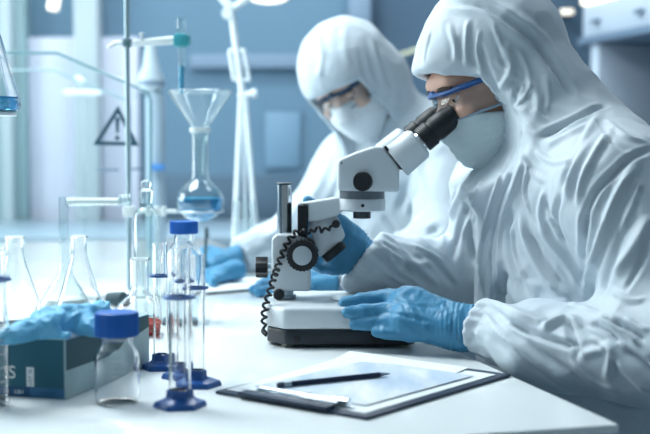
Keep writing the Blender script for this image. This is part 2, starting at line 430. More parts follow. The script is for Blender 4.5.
# fume cupboard at the right
e = empty('fume_cupboard', (1.5, 4.5, 0), 'white overhead fume cupboard with dark recess at the right', 'fume cupboard')
P0 = at(582, 38, 4.6); P1 = at(652, 27, 4.1)
d = (P1 - P0); d.z = 0; d.normalize(); nrm = V((d.y, -d.x, 0))
FT = Matrix((d.to_4d(), (-nrm).to_4d(), V((0, 0, 1, 0)), V((0, 0, 0, 1)))).transposed(); FT.translation = V((P0.x, P0.y, 0)); FT[3][0] = FT[3][1] = FT[3][2] = 0; FT[3][3] = 1
zb = P0.z; zt = at(582, 6, 4.6).z
b = B(); box(b, (0, 0, zb), (1.3, .45, zt), FT, bev=.01); obj('header', b, M['cupw'], e)
b = B(); box(b, (0, -.02, zb - .03), (1.3, .45, zb - .001), FT, bev=.004); obj('lower_rail', b, M['handle'], e)
b = B(); box(b, (.07, .0, .901), (.135, .44, zb - .031), FT, bev=.006); obj('post', b, M['cupw'], e)
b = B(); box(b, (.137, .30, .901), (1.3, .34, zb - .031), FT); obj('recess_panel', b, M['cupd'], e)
b = B(); box(b, (0, -.03, .0), (1.3, .45, .90), FT, bev=.006); obj('base_cabinet', b, M['wallband'], e)
for s in (.10, .42):
    b = B(); box(b, (s, -.02, zb + .045), (s + .05, -.0005, zb + .06), FT, bev=.004); obj('handle', b, M['handle'], e)
b = B(); box(b, (.0, -.01, zt + .001), (1.3, .10, zt + .045), FT, bev=.008); obj('strip_lamp', b, mat('strip_glow', '#fff4e4', .5, emit=1.6), e)
# glowing boxes added for the blurred ceiling light blobs behind the workers
def light_blob(x, y, w, h, label, Y=YB, tilt=0, em='lampw'):
    c = at(x, y, Y - .06); s = Y / F
    e = empty('light_blob', c, label, 'lamp', 'small added light blobs')
    T = Matrix.Translation(c) @ Matrix.Rotation(-tilt, 4, 'Y')
    b = B(); box(b, (-w * s / 2, -.02, -h * s / 2), (w * s / 2, .02, h * s / 2), T, bev=h * s * .3, seg=3); obj('shade', b, M[em], e)
    b = B(); box(b, (-.02, .0205, -h * s / 2), (.02, .0595, h * s / 2), T, bev=.003); obj('bracket', b, M['handle'], e)
light_blob(545, 13, 15, 6, 'left one of two small warm light blobs added near the fume cupboard', tilt=.15)
light_blob(567, 12, 12, 5, 'right one of two small warm light blobs added near the fume cupboard')
# cream rod whose colour stands in for the warm light streak
b = B(); cyl(b, at(385, 60, YB - .05), at(428, 46, YB - .05), .009, bev=.002)
tag(obj('light_streak', b, mat('streak_cream', '#d5d8b8', .4)), 'cream slanting rod in place of the light streak between the two workers heads', 'rail')
# hanging pendant at the top left
e = empty('pendant_lamp', at(52, 10, 4.4), 'white rounded pendant lamp hanging at the top left', 'lamp')
b = B(); p = at(52.5, 11, 4.4); q = at(57, -18, 4.4)
tube(b, spline([p, at(53, 8, 4.4), at(55, -4, 4.4), q], 5), [.012 + .010 * min(1, i / 4) for i in range(16)], 16); obj('shade', b, M['lampw'], e)
b = B(); cyl(b, q, (q.x, q.y, 2.799), .004); obj('cord', b, M['rack'], e)

# ================================================================== GLASSWARE
def walled(outer, t, bottom=None):
    """closed profile of a vessel open at the top"""
    bt = t if bottom is None else bottom
    inner = []
    for r, z in outer:
        if r < 1e-6: continue
        inner.append((max(r - t, .0006), max(z, outer[0][1] + bt)))
    inner = inner[::-1]
    pr = list(outer) + inner + [(0, outer[0][1] + bt)]
    return pr
def up(p): return Matrix.Translation(p)
def inner_fill(outer, t, z0, z1):
    """liquid between two heights, just inside the wall"""
    pts = [(0, z0)]; N = 14
    def rad(z):
        best = None
        for (ra, za), (rb, zb_) in zip(outer[:-1], outer[1:]):
            if abs(zb_ - za) < 1e-7: continue
            if min(za, zb_) <= z <= max(za, zb_):
                r = ra + (rb - ra) * (z - za) / (zb_ - za); best = r if best is None else max(best, r)
        return max((best or 0) - t - .0003, .0005)
    for i in range(N + 1):
        z = z0 + (z1 - z0) * i / N; pts.append((rad(z), z))
    pts.append((0, z1)); return pts

# --- jar with blue cap
p = onz(117.5, 403.0)
jar = [(0, 0), (.020, 0), (.0245, .002), (.0262, .007), (.0262, .052), (.0255, .058), (.021, .066), (.0185, .070), (.0185, .088)]
e = empty('reagent_bottle', p, 'small clear glass jar with ribbed blue screw cap in the foreground', 'bottle')
b = B(); lathe(b, walled(jar, .0014, .0012), up(p), 56); obj('glass_body', b, M['glass'], e)
def ribbed_cap(p, r, z0, z1, m, parent, n=38):
    b = B(); seg = n * 2; prof = [(r * .90, z0), (r * .985, z0 + .0008), (r, z0 + .002), (r, z1 - .003), (r * .96, z1 - .0008), (r * .88, z1), (0, z1)]
    rings = []
    for rr, z in prof:
        if rr == 0: rings.append([b.verts.new((0, 0, z))]); continue
        rings.append([b.verts.new(((rr - (.0013 if (i % 2 and z0 + .001 < z < z1 - .0005) else 0)) * math.cos(2 * PI * i / seg), (rr - (.0013 if (i % 2 and z0 + .001 < z < z1 - .0005) else 0)) * math.sin(2 * PI * i / seg), z)) for i in range(seg)])
    for a, c in zip(rings[:-1], rings[1:]):
        for i in range(seg):
            j = (i + 1) % seg
            if len(c) == 1: b.faces.new((a[i], a[j], c[0]))
            else: b.faces.new((a[i], a[j], c[j], c[i]))
    b.faces.new(rings[0][::-1])
    bmesh.ops.transform(b, matrix=up(p), verts=b.verts[:]); return obj('cap', b, m, parent, 25)
ribbed_cap(p, .0258, .0800, .1085, M['bluecap'], e)
b = B()
for k, z in enumerate((.030, .036, .042, .048, .054)):
    w_ = .35 if k % 2 else .55
    pts = [p + V((.0264 * math.sin(a), -.0264 * math.cos(a), z)) for a in np.linspace(-.1, -.1 + w_, 9)]
    tube(b, pts, .00022, 5)
obj('graduation', b, M['mark'], e)
b = B(); tube(b, [p + V((.0192 * math.cos(a), .0192 * math.sin(a), .0765)) for a in np.linspace(0, 2 * PI, 40)[:-1]], .0012, 8, True); obj('pour_ring', b, M['glass'], e)

# --- measuring cylinders with blue hexagonal feet
def measuring_cylinder(px, py, h, r, collar, label, rz=.2, fr=.031, liquid=None):
    p = onz(px, py); g = 'measuring cylinders on blue hexagonal feet'
    e = empty('measuring_cylinder', p, label, 'measuring cylinder', g, rz)
    b = B(); T = up(p) @ Matrix.Rotation(rz, 4, 'Z')
    lathe(b, [(0, 0), (fr, 0), (fr, .003), (fr * .93, .0065), (r * 1.6, .009), (r * 1.25, .012), (r * 1.2, .020), (r + .0004, .0205), (r + .0004, .011), (0, .011)], T, 6)
    obj('foot', b, M['bluefoot'], e, 20)
    b = B(); pr = [(0, .0115), (r, .0115), (r, h - .003), (r + .0016, h)]
    lathe(b, walled(pr, .0013, .004), T, 32); obj('glass_tube', b, M['glass'], e)
    b = B(); lathe(b, [(r + .0003, collar), (r + .0052, collar), (r + .0060, collar + .0015), (r + .0052, collar + .003), (r + .0003, collar + .003), (r + .0003, collar)], T, 24)
    obj('collar', b, M['bluefoot'], e, 25)
    b = B()
    for k in range(int((h - .05) / .005)):
        z = .03 + k * .005; w_ = .9 if k % 5 == 0 else .45
        tube(b, [p + V(((r + .0001) * math.sin(a), -(r + .0001) * math.cos(a), z)) for a in np.linspace(-.6, -.6 + w_, 6)], .0002, 4)
    o = obj('graduation', b, M['mark'], e)
    if liquid:
        b = B(); lathe(b, [(0, .016), (r - .0016, .016), (r - .0016, liquid), (0, liquid)], T, 32); obj('liquid', b, M['liquids'], e)
measuring_cylinder(180, 406.5, .184, .0128, .1265, 'frontmost measuring cylinder on a blue hexagonal foot beside the jar', .15)
measuring_cylinder(197, 385.5, .166, .0100, .123, 'rightmost measuring cylinder, second row behind the frontmost one', .05)
measuring_cylinder(182, 377.5, .170, .0098, .126, 'middle measuring cylinder hidden mostly behind the frontmost one', .3, .027)
measuring_cylinder(161, 368.5, .172, .0100, .126, 'leftmost and rearmost measuring cylinder with blue foot near the carton', .0, .027)

# --- large bottle with blue cap
p = onz(184.5, 322)
e = empty('reagent_bottle', p, 'large clear laboratory bottle with blue cap behind the measuring cylinders', 'bottle')
R = .0365
big = [(0, 0), (.031, 0), (.0355, .003), (R, .009), (R, .098), (.0355, .108), (.031, .120), (.022, .133), (.0175, .138), (.0165, .142), (.0165, .160)]
b = B(); lathe(b, walled(big, .0024, .004), up(p), 48); obj('glass_body', b, M['glass'], e)
ribbed_cap(p, .0245, .1535, .176, M['bluecap'], e, 40)
b = B(); lathe(b, inner_fill(big, .0024, .005, .045), up(p), 40); obj('liquid', b, M['clear'], e)

# --- conical flasks
def conical(px, py, h, rb, rn, label, mat_=None, wall=.0016, hn=.30):
    p = onz(px, py); e = empty('conical_flask', p, label, 'flask', 'empty conical flasks behind the carton')
    s = [(0, 0), (rb * .86, 0), (rb * .97, .003), (rb, .008), (rb * .97, .016)]
    zn = h * (1 - hn)
    s += [(rn + (rb * .97 - rn) * (1 - t) ** 1.0, .016 + (zn - .016) * t) for t in (.3, .6, .85)] + [(rn + .001, zn), (rn, zn + .008), (rn, h - .004), (rn + .0022, h - .001), (rn + .0018, h)]
    b = B(); lathe(b, walled(s, wall, .002), up(p), 48); obj('glass_body', b, mat_ or M['glass'], e); 
    b = B(); tube(b, [p + V(((rn + .0012) * math.cos(a), (rn + .0012) * math.sin(a), h)) for a in np.linspace(0, 2 * PI, 40)[:-1]], .0013, 8, True); obj('rim', b, mat_ or M['glass'], e)
    return e
conical(80, 326, .152, .0465, .0128, 'clear conical flask directly behind the blue gloves', hn=.22)
conical(16, 325, .150, .0500, .0150, 'clear conical flask at the left behind the carton', hn=.24)
# --- round flask with red liquid
p = onz(140, 334)
e = empty('round_flask', p, 'clear round flask with orange red liquid behind the carton', 'flask')
rf = [(0, 0), (.02, .0), (.030, .004), (.038, .014), (.0415, .026), (.040, .038), (.034, .050), (.024, .060), (.0165, .067), (.0150, .074), (.0150, .118), (.0165, .122)]
b = B(); lathe(b, walled(rf, .0018, .002), up(p), 48); obj('glass_body', b, M['glass'], e)
b = B(); lathe(b, inner_fill(rf, .0018, .0035, .021), up(p), 40); obj('liquid', b, M['red'], e)
b = B(); tube(b, [p + V((.0162 * math.cos(a), .0162 * math.sin(a), .122)) for a in np.linspace(0, 2 * PI, 32)[:-1]], .0014, 8, True); obj('rim', b, M['glass'], e)
# dark rubber stopper lying behind
b = B(); q = onz(116, 306); T = Matrix.Translation(q + V((0, 0, .014))) @ Matrix.Rotation(PI / 2, 4, 'Y') @ Matrix.Rotation(.5, 4, 'X')
lathe(b, [(0, -.018), (.011, -.018), (.0115, -.016), (.0145, .016), (.014, .018), (0, .018)], T, 28)
tag(obj('rubber_stopper', b, M['stopper']), 'dark rubber stopper lying on the bench behind the blue gloves', 'stopper')

# --- distillation apparatus: flask with riser tube, horizontal tube and gas wash bottle
e = empty('distillation_flask', onz(65, 318), 'pale flask with tall riser and horizontal side tube behind the conical flasks', 'glass apparatus')
p = onz(65, 318); hT = at(65, 197, p.y).z - TZ
df = [(0, 0), (.045, 0), (.052, .004), (.053, .012), (.0085 + .02, .055), (.012, .078), (.0085, .088), (.0085, hT)]
b = B(); lathe(b, walled(df, .0015, .002), up(p), 40); obj('glass_body', b, M['tglass'], e)
b = B(); lathe(b, inner_fill(df, .0016, .003, .035), up(p), 40); obj('filling', b, M['tissue'], e)
b = B(); a = at(66, 201.5, p.y); c = at(121, 201.5, p.y); cyl(b, a, c, .0078); obj('side_tube', b, M['tglass'], e)
b = B(); cyl(b, a + V((.002, 0, 0)), c - V((.004, 0, 0)), .0040); obj('inner_tube', b, M['rack'], e)
# connectors between side tube and rod: glass joint
q = at(127, 200, p.y)
b = B()
for dx in (-.012, -.006, .000, .005): tube(b, [V((a_, 0, 0)) for a_ in ()] or [q + V((dx, .009 * math.cos(t), .009 * math.sin(t))) for t in np.linspace(0, 2 * PI, 24)[:-1]], .0024, 8, True)
cyl(b, q - V((.014, 0, 0)), q + V((.007, 0, 0)), .0066); obj('screw_joint', b, M['tglass'], e)
p = onz(147, 318)
e = empty('gas_wash_bottle', p, 'tall slender glass wash bottle with ball stopper beside the clamp rod', 'glass apparatus')
h = at(147, 192, p.y).z - TZ
gw = [(0, 0), (.018, 0), (.0225, .003), (.0225, h * .80), (.018, h * .86), (.012, h * .88), (.012, h)]
b = B(); lathe(b, walled(gw, .0014, .003), up(p), 40); obj('glass_body', b, M['tglass'], e)
b = B(); lathe(b, [(0, h - .02), (.0095, h - .02), (.0118, h + .0005), (.0125, h + .003), (.006, h + .006), (.009, h + .013), (.0085, h + .019), (0, h + .022)], up(p), 28); obj('stopper', b, M['glass'], e)
b = B(); cyl(b, p + V((0, 0, .012)), p + V((0, 0, h - .021)), .0035); obj('dip_tube', b, M['tglass'], e)

# --- clamp stand
rodp = onz(129.5, 296); ry = rodp.y
e = empty('clamp_stand', rodp, 'tall steel clamp stand with white clamp arm and teal jaws', 'clamp stand')
b = B(); box(b, (rodp.x - .09, ry - .06, TZ + .0005), (rodp.x + .09, ry + .06, TZ + .012), bev=.003); obj('base_plate', b, M['rack'], e)
b = B(); ztop = TZ + .75; cyl(b, (rodp.x, ry, TZ + .012), (rodp.x, ry, ztop), .0052, bev=.001); obj('rod', b, mat('rod_steel', '#9fb6bf', .38, metal=.6), e)
cl = V((rodp.x, ry, at(129.5, 43, ry).z))
b = B(); box(b, cl + V((-.008, -.011, -.009)), cl + V((.009, .011, .009)), bev=.004); obj('boss_head', b, mat('boss_grey', '#56777f', .4), e)
b = B(); cyl(b, cl + V((-.011, 0, -.001)), cl + V((-.028, 0, -.001)), .0055, bev=.002); cyl(b, cl + V((-.026, 0, -.002)), cl + V((-.038, -.004, -.010)), .0042, bev=.0015); obj('boss_screw', b, M['rack'], e)
arm_end = at(174, 38.5, ry)
b = B(); cyl(b, cl + V((.012, -.002, .002)), arm_end + V((0, 0, -.001)), .0042, .0062, bev=.001)
cyl(b, cl + V((.012, .006, -.004)), arm_end + V((-.002, 0, -.007)), .0035, .005, bev=.001); obj('clamp_arm', b, M['rack'], e)
b = B(); q = at(142, 43, ry) + V((0, -.004, 0)); cyl(b, q, q + V((0, 0, .017)), .0028, bev=.0006); cyl(b, q + V((0, 0, .015)), q + V((0, 0, .020)), .0045, bev=.001); obj('wing_screw', b, M['rack'], e)
q = at(182, 40.5, ry)
b = B(); box(b, q + V((-.014, -.014, -.013)), q + V((.011, -.0075, .013)), bev=.003); box(b, q + V((-.014, .0075, -.013)), q + V((.011, .014, .013)), bev=.003)
box(b, q + V((-.016, -.013, -.012)), q + V((-.0095, .013, .012)), bev=.003); box(b, q + V((.0095, -.013, -.011)), q + V((.0165, .013, .011)), bev=.003); obj('jaw', b, M['teal'], e)
# lower clamp with ring that carries the round flask
rc = at(200.5, 207, ry); rr = .024
c2 = V((rodp.x, ry, at(127, 211, ry).z))
b = B(); box(b, c2 + V((-.010, -.013, -.011)), c2 + V((.012, .013, .011)), bev=.004); obj('boss_head', b, M['rack'], e)
b = B(); cyl(b, c2 + V((.010, 0, 0)), V((rc.x - .0482, ry, c2.z)), .004, bev=.001)
for dx in (.035, .052, .066): box(b, c2 + V((dx, -.010, -.010)), c2 + V((dx + .010, .010, .010)), bev=.003)
obj('ring_arm', b, M['rack'], e)
b = B(); tube(b, [V((rc.x + .0452 * math.cos(t), ry + .0452 * math.sin(t), c2.z)) for t in np.linspace(0, 2 * PI, 40)[:-1]], .0030, 8, True); obj('support_ring', b, M['steel'], e)
# pipette held in the jaws
e = empty('graduated_pipette', at(181.5, 96, ry), 'upright glass pipette with blue liquid held in the teal clamp', 'pipette')
b = B(); z0 = at(181, 95, ry).z; z1 = at(181, 18, ry).z; x0 = q.x - .0015
T = Matrix.Translation((x0, ry, 0))
lathe(b, walled([(0, z0), (.0045, z0), (.0072, z0 + .006), (.0072, z1 - .03), (.0092, z1 - .026), (.0092, z1)], .001, .003), T, 24); obj('glass_tube', b, M['tglass'], e)
b = B(); lathe(b, [(0, z0 + .003), (.0033, z0 + .0035), (.0058, z0 + .008), (.0058, at(181, 66, ry).z), (0, at(181, 66, ry).z)], T, 24); obj('liquid', b, M['liquids'], e)
# round-bottom flask + funnel
fz = at(200, 222, ry).z; fx = rc.x; sc_ = ry / F
def fzp(y): return at(200, y, ry).z
fl = [(0, fz), (.014, fz + .002), (.031, fz + .010), (.043, fz + .022), (.0485, fz + .038), (.0485, fz + .046), (.043, fz + .062), (.031, fz + .076), (.020, fz + .086), (.0170, fz + .094), (.0170, fzp(134)), (.0205, fzp(132))]
# ring radius fits just below the belly
T = Matrix.Translation((fx, ry, 0))
e = empty('round_bottom_flask', (fx, ry, fz), 'round flask with blue liquid held in the clamp stand ring', 'flask')
b = B(); lathe(b, walled(fl, .0016, .002), T, 48); obj('glass_body', b, M['tglass'], e)
b = B(); lathe(b, inner_fill(fl, .0018, fz + .003, fzp(198)), T, 48); obj('liquid', b, M['liquid'], e)
b = B(); lathe(b, inner_fill(fl, .0018, fzp(197.6), fzp(172)), T, 48)
bmesh.ops.delete(b, geom=[f for f in b.faces if abs(f.normal.z) > 2], context='FACES'); b.free()
e = empty('glass_funnel', (fx, ry, fzp(133)), 'wide clear glass funnel standing in the neck of the round flask', 'funnel')
fp = [(.0040, fzp(176)), (.0110, fzp(138)), (.0135, fzp(133)), (.0200, fzp(125)), (.0640, fzp(93)), (.0655, fzp(91))]
inn = [(r - .0015, z + .0006) for r, z in fp][::-1]
b = B(); lathe(b, fp + inn + [fp[0]], T, 56); obj('cone', b, M['tglass'], e)
b = B(); tube(b, [V((fx + .0650 * math.cos(t), ry + .0650 * math.sin(t), fzp(91.5))) for t in np.linspace(0, 2 * PI, 56)[:-1]], .0012, 8, True); obj('rim', b, M['glass'], e)
b = B(); lathe(b, [(.0145, fzp(131.8)), (.0215, fzp(131.7)), (.0215, fzp(128)), (.0170, fzp(127.5)), (.0145, fzp(131.8))], T, 32); obj('seat_ring', b, M['rack'], e)

# --- vessel at the very left, conical flask held high in a ring stand just out of frame
lx = at(-18, 112, 1.75); ly = 1.75
e = empty('hanging_flask', lx, 'tilted wall of a conical flask with blue liquid at the left frame edge', 'flask')
cf = [(0, 0), (.046, 0), (.0545, .003), (.0575, .010), (.0555, .020), (.030, .110), (.0165, .150), (.0150, .160), (.0150, .185), (.0168, .188)]
T = Matrix.Translation(lx)
b = B(); lathe(b, walled(cf, .0018, .002), T, 56); obj('glass_body', b, M['glass'], e)
b = B(); lathe(b, inner_fill(cf, .0019, .0028, .022), T, 48); obj('liquid', b, M['liquid'], e)
sp = V((lx.x - .09, ly + .02, TZ))
e = empty('ring_stand', sp, 'ring stand just left of the frame carrying the raised flask', 'stand')
b = B(); box(b, sp + V((-.05, -.08, .0005)), sp + V((.10, .08, .012)), bev=.003); obj('base_plate', b, M['rack'], e)
b = B(); cyl(b, sp + V((0, 0, .012)), sp + V((0, 0, .6)), .005); obj('rod', b, M['chrome'], e)
b = B(); zz = lx.z - .0055
lathe(b, [(.0, zz), (.050, zz), (.0505, zz + .0025), (.050, zz + .005), (0, zz + .005)], Matrix.Translation((lx.x, ly, 0)), 40)
cyl(b, (sp.x, sp.y, zz + .002), (lx.x - .03, ly, zz + .002), .0025); obj('support_plate', b, M['rack'], e)

# --- tall graduated vessel at lower left
p = onz(-8, 406)
e = empty('graduated_vessel', p, 'tall graduated glass cylinder with blue collar cut by the left frame edge', 'measuring cylinder')
h = at(0, 248, p.y).z - TZ
gv = [(0, 0), (.016, 0), (.0195, .003), (.0205, .008), (.0205, h * .52), (.0190, h * .60), (.0175, h * .66), (.0175, h - .002), (.0190, h)]
b = B(); lathe(b, walled(gv, .0016, .003), up(p), 48); obj('glass_body', b, M['glass'], e)
b = B(); zc = at(0, 281, p.y).z - TZ
lathe(b, [(.0178, zc), (.0240, zc), (.0255, zc + .002), (.0240, zc + .004), (.0178, zc + .004), (.0178, zc)], up(p), 9); obj('collar', b, M['bluefoot'], e)
b = B()
for k in range(12):
    z = .015 + k * .008
    tube(b, [p + V((.0207 * math.sin(a), -.0207 * math.cos(a), z)) for a in np.linspace(.35, .75 if k % 2 else 1.1, 8)], .00035, 4)
obj('graduation', b, M['mark'], e)

# --- safety shield enclosure with warning sign
e = empty('safety_shield', at(90, 236, 2.75) * V((1, 1, 0)).x if False else V((-.55, 2.75, TZ)), 'clear glass safety shield with sloping front and printed warning triangle', 'safety shield')
def pane(pts, Y, th=.005):
    b = B(); prism(b, pxpoly(pts, Y), V((0, th, 0)), 0); return b
YA = 2.70
zb_ = lambda x: 150 + F * .298 / YA
outl = [(-60, 53), (57, 53), (148, 92), (150.5, 100), (150.5, 278.4), (-60, 278.4)]
obj('front_pane', pane(outl, YA), M['shield'], e)
outl2 = [(-60, 70), (51, 70), (128, 101), (130, 107), (130, 260.8), (-60, 260.8)]
obj('rear_pane', pane(outl2, YA + .42), M['shield'], e)
b = B(); a = at(57, 53, YA + .0055); c = at(51, 70, YA + .4195); a2 = at(148, 92, YA + .0055); c2_ = at(128, 101, YA + .4195)
f_ = [a, a2, c2_, c]; prism(b, f_, V((0, 0, -.004))); obj('sloping_pane', b, thin_glass('clear_pane', '#ffffff', '#fbfefe', .08, 0), e)
b = B(); tube(b, pxpoly([(-60, 53), (57, 53), (148, 92), (150.5, 100), (150.5, 276)], YA + .0025), .0033, 8); obj('front_edge', b, mat('shield_edge', '#6f9ba6', .2, trans=.2), e)
b = B(); tube(b, pxpoly([(-60, 70), (51, 70), (128, 101), (130, 107), (130, 260)], YA + .4225), .0028, 8); obj('rear_edge', b, mat('shield_edge_pale', '#9fbfca', .2, trans=.2), e)
# warning triangle
def tri(c, r, Y):
    return [at(c[0], c[1] - r, Y), at(c[0] + r * .92, c[1] + r * .56, Y), at(c[0] - r * .92, c[1] + r * .56, Y)]
b = B(); Yw = YA - .0016
out = [at(118, 105.5, Yw), at(139, 146, Yw), at(93, 145, Yw)]; inn = [at(117.8, 113.5, Yw), at(132, 142, Yw), at(100, 141.3, Yw)]
vo = [b.verts.new(v) for v in out]; vi = [b.verts.new(v) for v in inn]
for i in range(3): b.faces.new((vo[i], vo[(i + 1) % 3], vi[(i + 1) % 3], vi[i]))
b.faces.new([b.verts.new(v) for v in pxpoly([(115, 117.5), (119.6, 117.5), (118.7, 133), (116.2, 133)], Yw)])
c = at(117.3, 138, Yw); b.faces.new([b.verts.new(c + V((.0055 * math.cos(t), 0, .0055 * math.sin(t)))) for t in np.linspace(0, 2 * PI, 16)[:-1]])
r_ = bmesh.ops.extrude_face_region(b, geom=b.faces[:]); bmesh.ops.translate(b, vec=(0, .001, 0), verts=[v for v in r_['geom'] if isinstance(v, bmesh.types.BMVert)])
obj('warning_triangle', b, M['warn'], e, 0)['label'] = 'black outlined warning triangle with exclamation mark'
for k, (x, y, w_) in enumerate(((108, 170, 22), (134, 169, 14))):
    b = B(); a = at(x - w_ / 2, y + 1.2, YA + .4185); c = at(x + w_ / 2, y - 1.2, YA + .4185); box(b, (a.x, a.y - .002, a.z), (c.x, a.y - .0005, c.z)); obj('hinge', b, M['handle'], e)
# white bar lying behind shield (blurred): rail with lamp head
e = empty('shelf_rail', at(83, 92, 3.6), 'short white horizontal rail with round knob behind the shield', 'rail')
b = B(); cyl(b, at(64, 92, 3.6), at(102, 93, 3.6), .0075, bev=.002); obj('bar', b, M['rack'], e)
b = B(); cyl(b, at(76, 77, 3.6), at(83, 83, 3.6), .009, .011, bev=.003); obj('knob', b, M['rack'], e)
b = B(); q0 = at(83, 93, 3.6); cyl(b, q0 + V((0, .008, 0)), (q0.x, 3.608, TZ), .005); obj('post', b, M['tglass'], e)
# white dispenser bottle behind the clamp stand
e = empty('dispenser_bottle', at(152, 236, 3.5), 'tall blurred white dispenser bottle with tapered top behind the clamp', 'dispenser')
Yd = 3.55; cx = at(151, 100, Yd).x
def dz(y): return at(151, y, Yd).z
k_ = Yd / F
b = B(); lathe(b, [(0, TZ + .0005), (9 * k_, TZ + .0005), (9.5 * k_, dz(235)), (9.5 * k_, dz(98)), (8 * k_, dz(93)), (0, dz(93))], Matrix.Translation((cx + .012, Yd, 0)), 32); obj('body', b, mat('white_milky', '#8fa5b4', .5), e)
b = B(); lathe(b, [(8 * k_, dz(92.9)), (13 * k_, dz(88)), (13 * k_, dz(79)), (8 * k_, dz(66)), (5.5 * k_, dz(50)), (4.5 * k_, dz(44)), (0, dz(43))], Matrix.Translation((cx, Yd, 0)), 32); obj('top_cone', b, mat('white_soft', '#a9bbc6', .5), e)
b = B(); lathe(b, [(13.05 * k_, dz(86)), (13.6 * k_, dz(85.5)), (13.6 * k_, dz(81.5)), (13.05 * k_, dz(81)), (13.05 * k_, dz(86))], Matrix.Translation((cx, Yd, 0)), 32); obj('ring', b, M['handle'], e)
b = B(); q = at(158, 166, Yd - .04); box(b, q + V((-.02, -.01, -.014)), q + V((.02, .01, .006)), bev=.004); obj('tap', b, mat('tap_blue', '#3b78b8', .4), e)

# --- articulated bench lamp
Yl = 3.15; e = empty('articulated_lamp', at(246, 240, Yl), 'white articulated spring arm lamp standing behind the flask', 'lamp')
base = onz(246, 150 + F * .298 / Yl); base.y = Yl
b = B(); lathe(b, [(0, TZ + .0005), (.075, TZ + .0005), (.075, TZ + .012), (.06, TZ + .018), (.012, TZ + .022), (0, TZ + .022)], Matrix.Translation((at(246, 200, Yl).x, Yl, 0)), 40); obj('base', b, M['rack'], e)
LW = mat('lamp_white', '#d9e4ea', .35)
for k, (x0, x1) in enumerate(((234.5, 241), (256.5, 245))):
    b = B(); cyl(b, at(x0, 240, Yl + (.0)), at(x1, 97, Yl), .0075, bev=.001); obj('lower_arm', b, LW, e)
b = B(); cyl(b, at(246, 240, Yl + .02), at(243.5, 97, Yl + .02), .004); obj('spring', b, LW, e)
b = B(); cyl(b, at(231.5, 14, Yl), at(243, 100, Yl), .0085, bev=.001); obj('upper_arm', b, LW, e)
for x0, x1 in ((229.5, 234), (244, 249)):
    b = B(); cyl(b, at(x0, 51, Yl), at(x1, 80, Yl), .0055, bev=.001); obj('spring_sleeve', b, LW, e)
b = B(); cyl(b, at(228.5, 51, Yl), at(245, 50.5, Yl), .0055, bev=.001); obj('sleeve_bracket', b, LW, e)
b = B(); cyl(b, at(234, 80, Yl), at(250, 80, Yl), .0045, bev=.001); obj('sleeve_bracket', b, LW, e)
b = B(); cyl(b, at(238, 97, Yl - .0), at(256, 92.5, Yl - .0), .0085, bev=.002); cyl(b, at(251, 94, Yl), at(257, 93, Yl), .0125, bev=.003); obj('joint_knob', b, LW, e)
b = B(); q = at(227.5, 13.5, Yl); lathe(b, [(0, -.012), (.014, -.012), (.015, -.010), (.015, .010), (.014, .012), (0, .012)], frame(q, (0, 1, 0)), 28); obj('joint_disc', b, LW, e)
b = B(); cyl(b, at(232, 9, Yl), at(250, -4, Yl), .0095, bev=.002); cyl(b, at(231, 8, Yl), at(217, -8, Yl), .011, bev=.002); obj('head_arm', b, LW, e)
b = B(); q = at(268, -6, Yl); T = frame(q, (0, .25, 1))
lathe(b, [(0, -.006), (.060, -.004), (.066, .0), (.066, .014), (.05, .03), (.02, .04), (0, .042)], T, 48); obj('lamp_shade', b, M['rack'], e)
b = B(); lathe(b, [(0, -.0095), (.055, -.0085), (.057, -.0062), (0, -.0065)], T, 48); obj('lamp_diffuser', b, M['lampw'], e)
b = B()
for y in (112, 125): cyl(b, at(243, y, Yl + .03), at(248, y + 3, Yl + .03), .002)
b.free()
# support for pad area: translucent tube standing at lamp foot
b = B(); q = V((at(247, 200, Yl).x, Yl - .11, TZ + .0006)); lathe(b, walled([(0, 0), (.026, 0), (.028, .004), (.026, .165), (.027, .167)], .0015), up(q), 36)
tag(obj('glass_beaker', b, M['tglass']), 'tall narrow clear beaker standing in front of the lamp foot', 'beaker')

# ================================================================== GLOVE CARTON
c0 = onz(66, 400); ca = onz(149, 366)
yv = (ca - c0); yv.z = 0; Lc = yv.length; yv.normalize(); xv = V((-yv.y, yv.x, 0))   # xv points left
CT = Matrix((xv.to_4d(), yv.to_4d(), V((0, 0, 1, 0)), V((0, 0, 0, 1)))).transposed()
for i in range(3): CT[3][i] = 0
CT[3][3] = 1; CT.translation = c0
W, Hb = .118, .0715
e = empty('glove_carton', c0, 'teal cardboard glove dispenser carton in the left foreground', 'carton')
b = B(); t = .001
box(b, (0, 0, .0005), (W, Lc, .0015), CT); box(b, (0, 0, .0005), (W, t, Hb), CT); box(b, (0, Lc - t, .0005), (W, Lc, Hb), CT); box(b, (0, t, .0005), (t, Lc - t, Hb), CT); box(b, (W - t, t, .0005), (W, Lc - t, Hb), CT)
obj('carton_body', b, M['boxf'], e)
b = B(); box(b, (-.0004, .0, Hb), (W + .0004, .035, Hb + .001), CT); box(b, (-.0004, Lc - .035, Hb), (W + .0004, Lc, Hb + .001), CT)
box(b, (-.0004, .035, Hb), (.028, Lc - .035, Hb + .001), CT); box(b, (W - .028, .035, Hb), (W + .0004, Lc - .035, Hb + .001), CT); obj('top_panel', b, M['boxtop'], e)
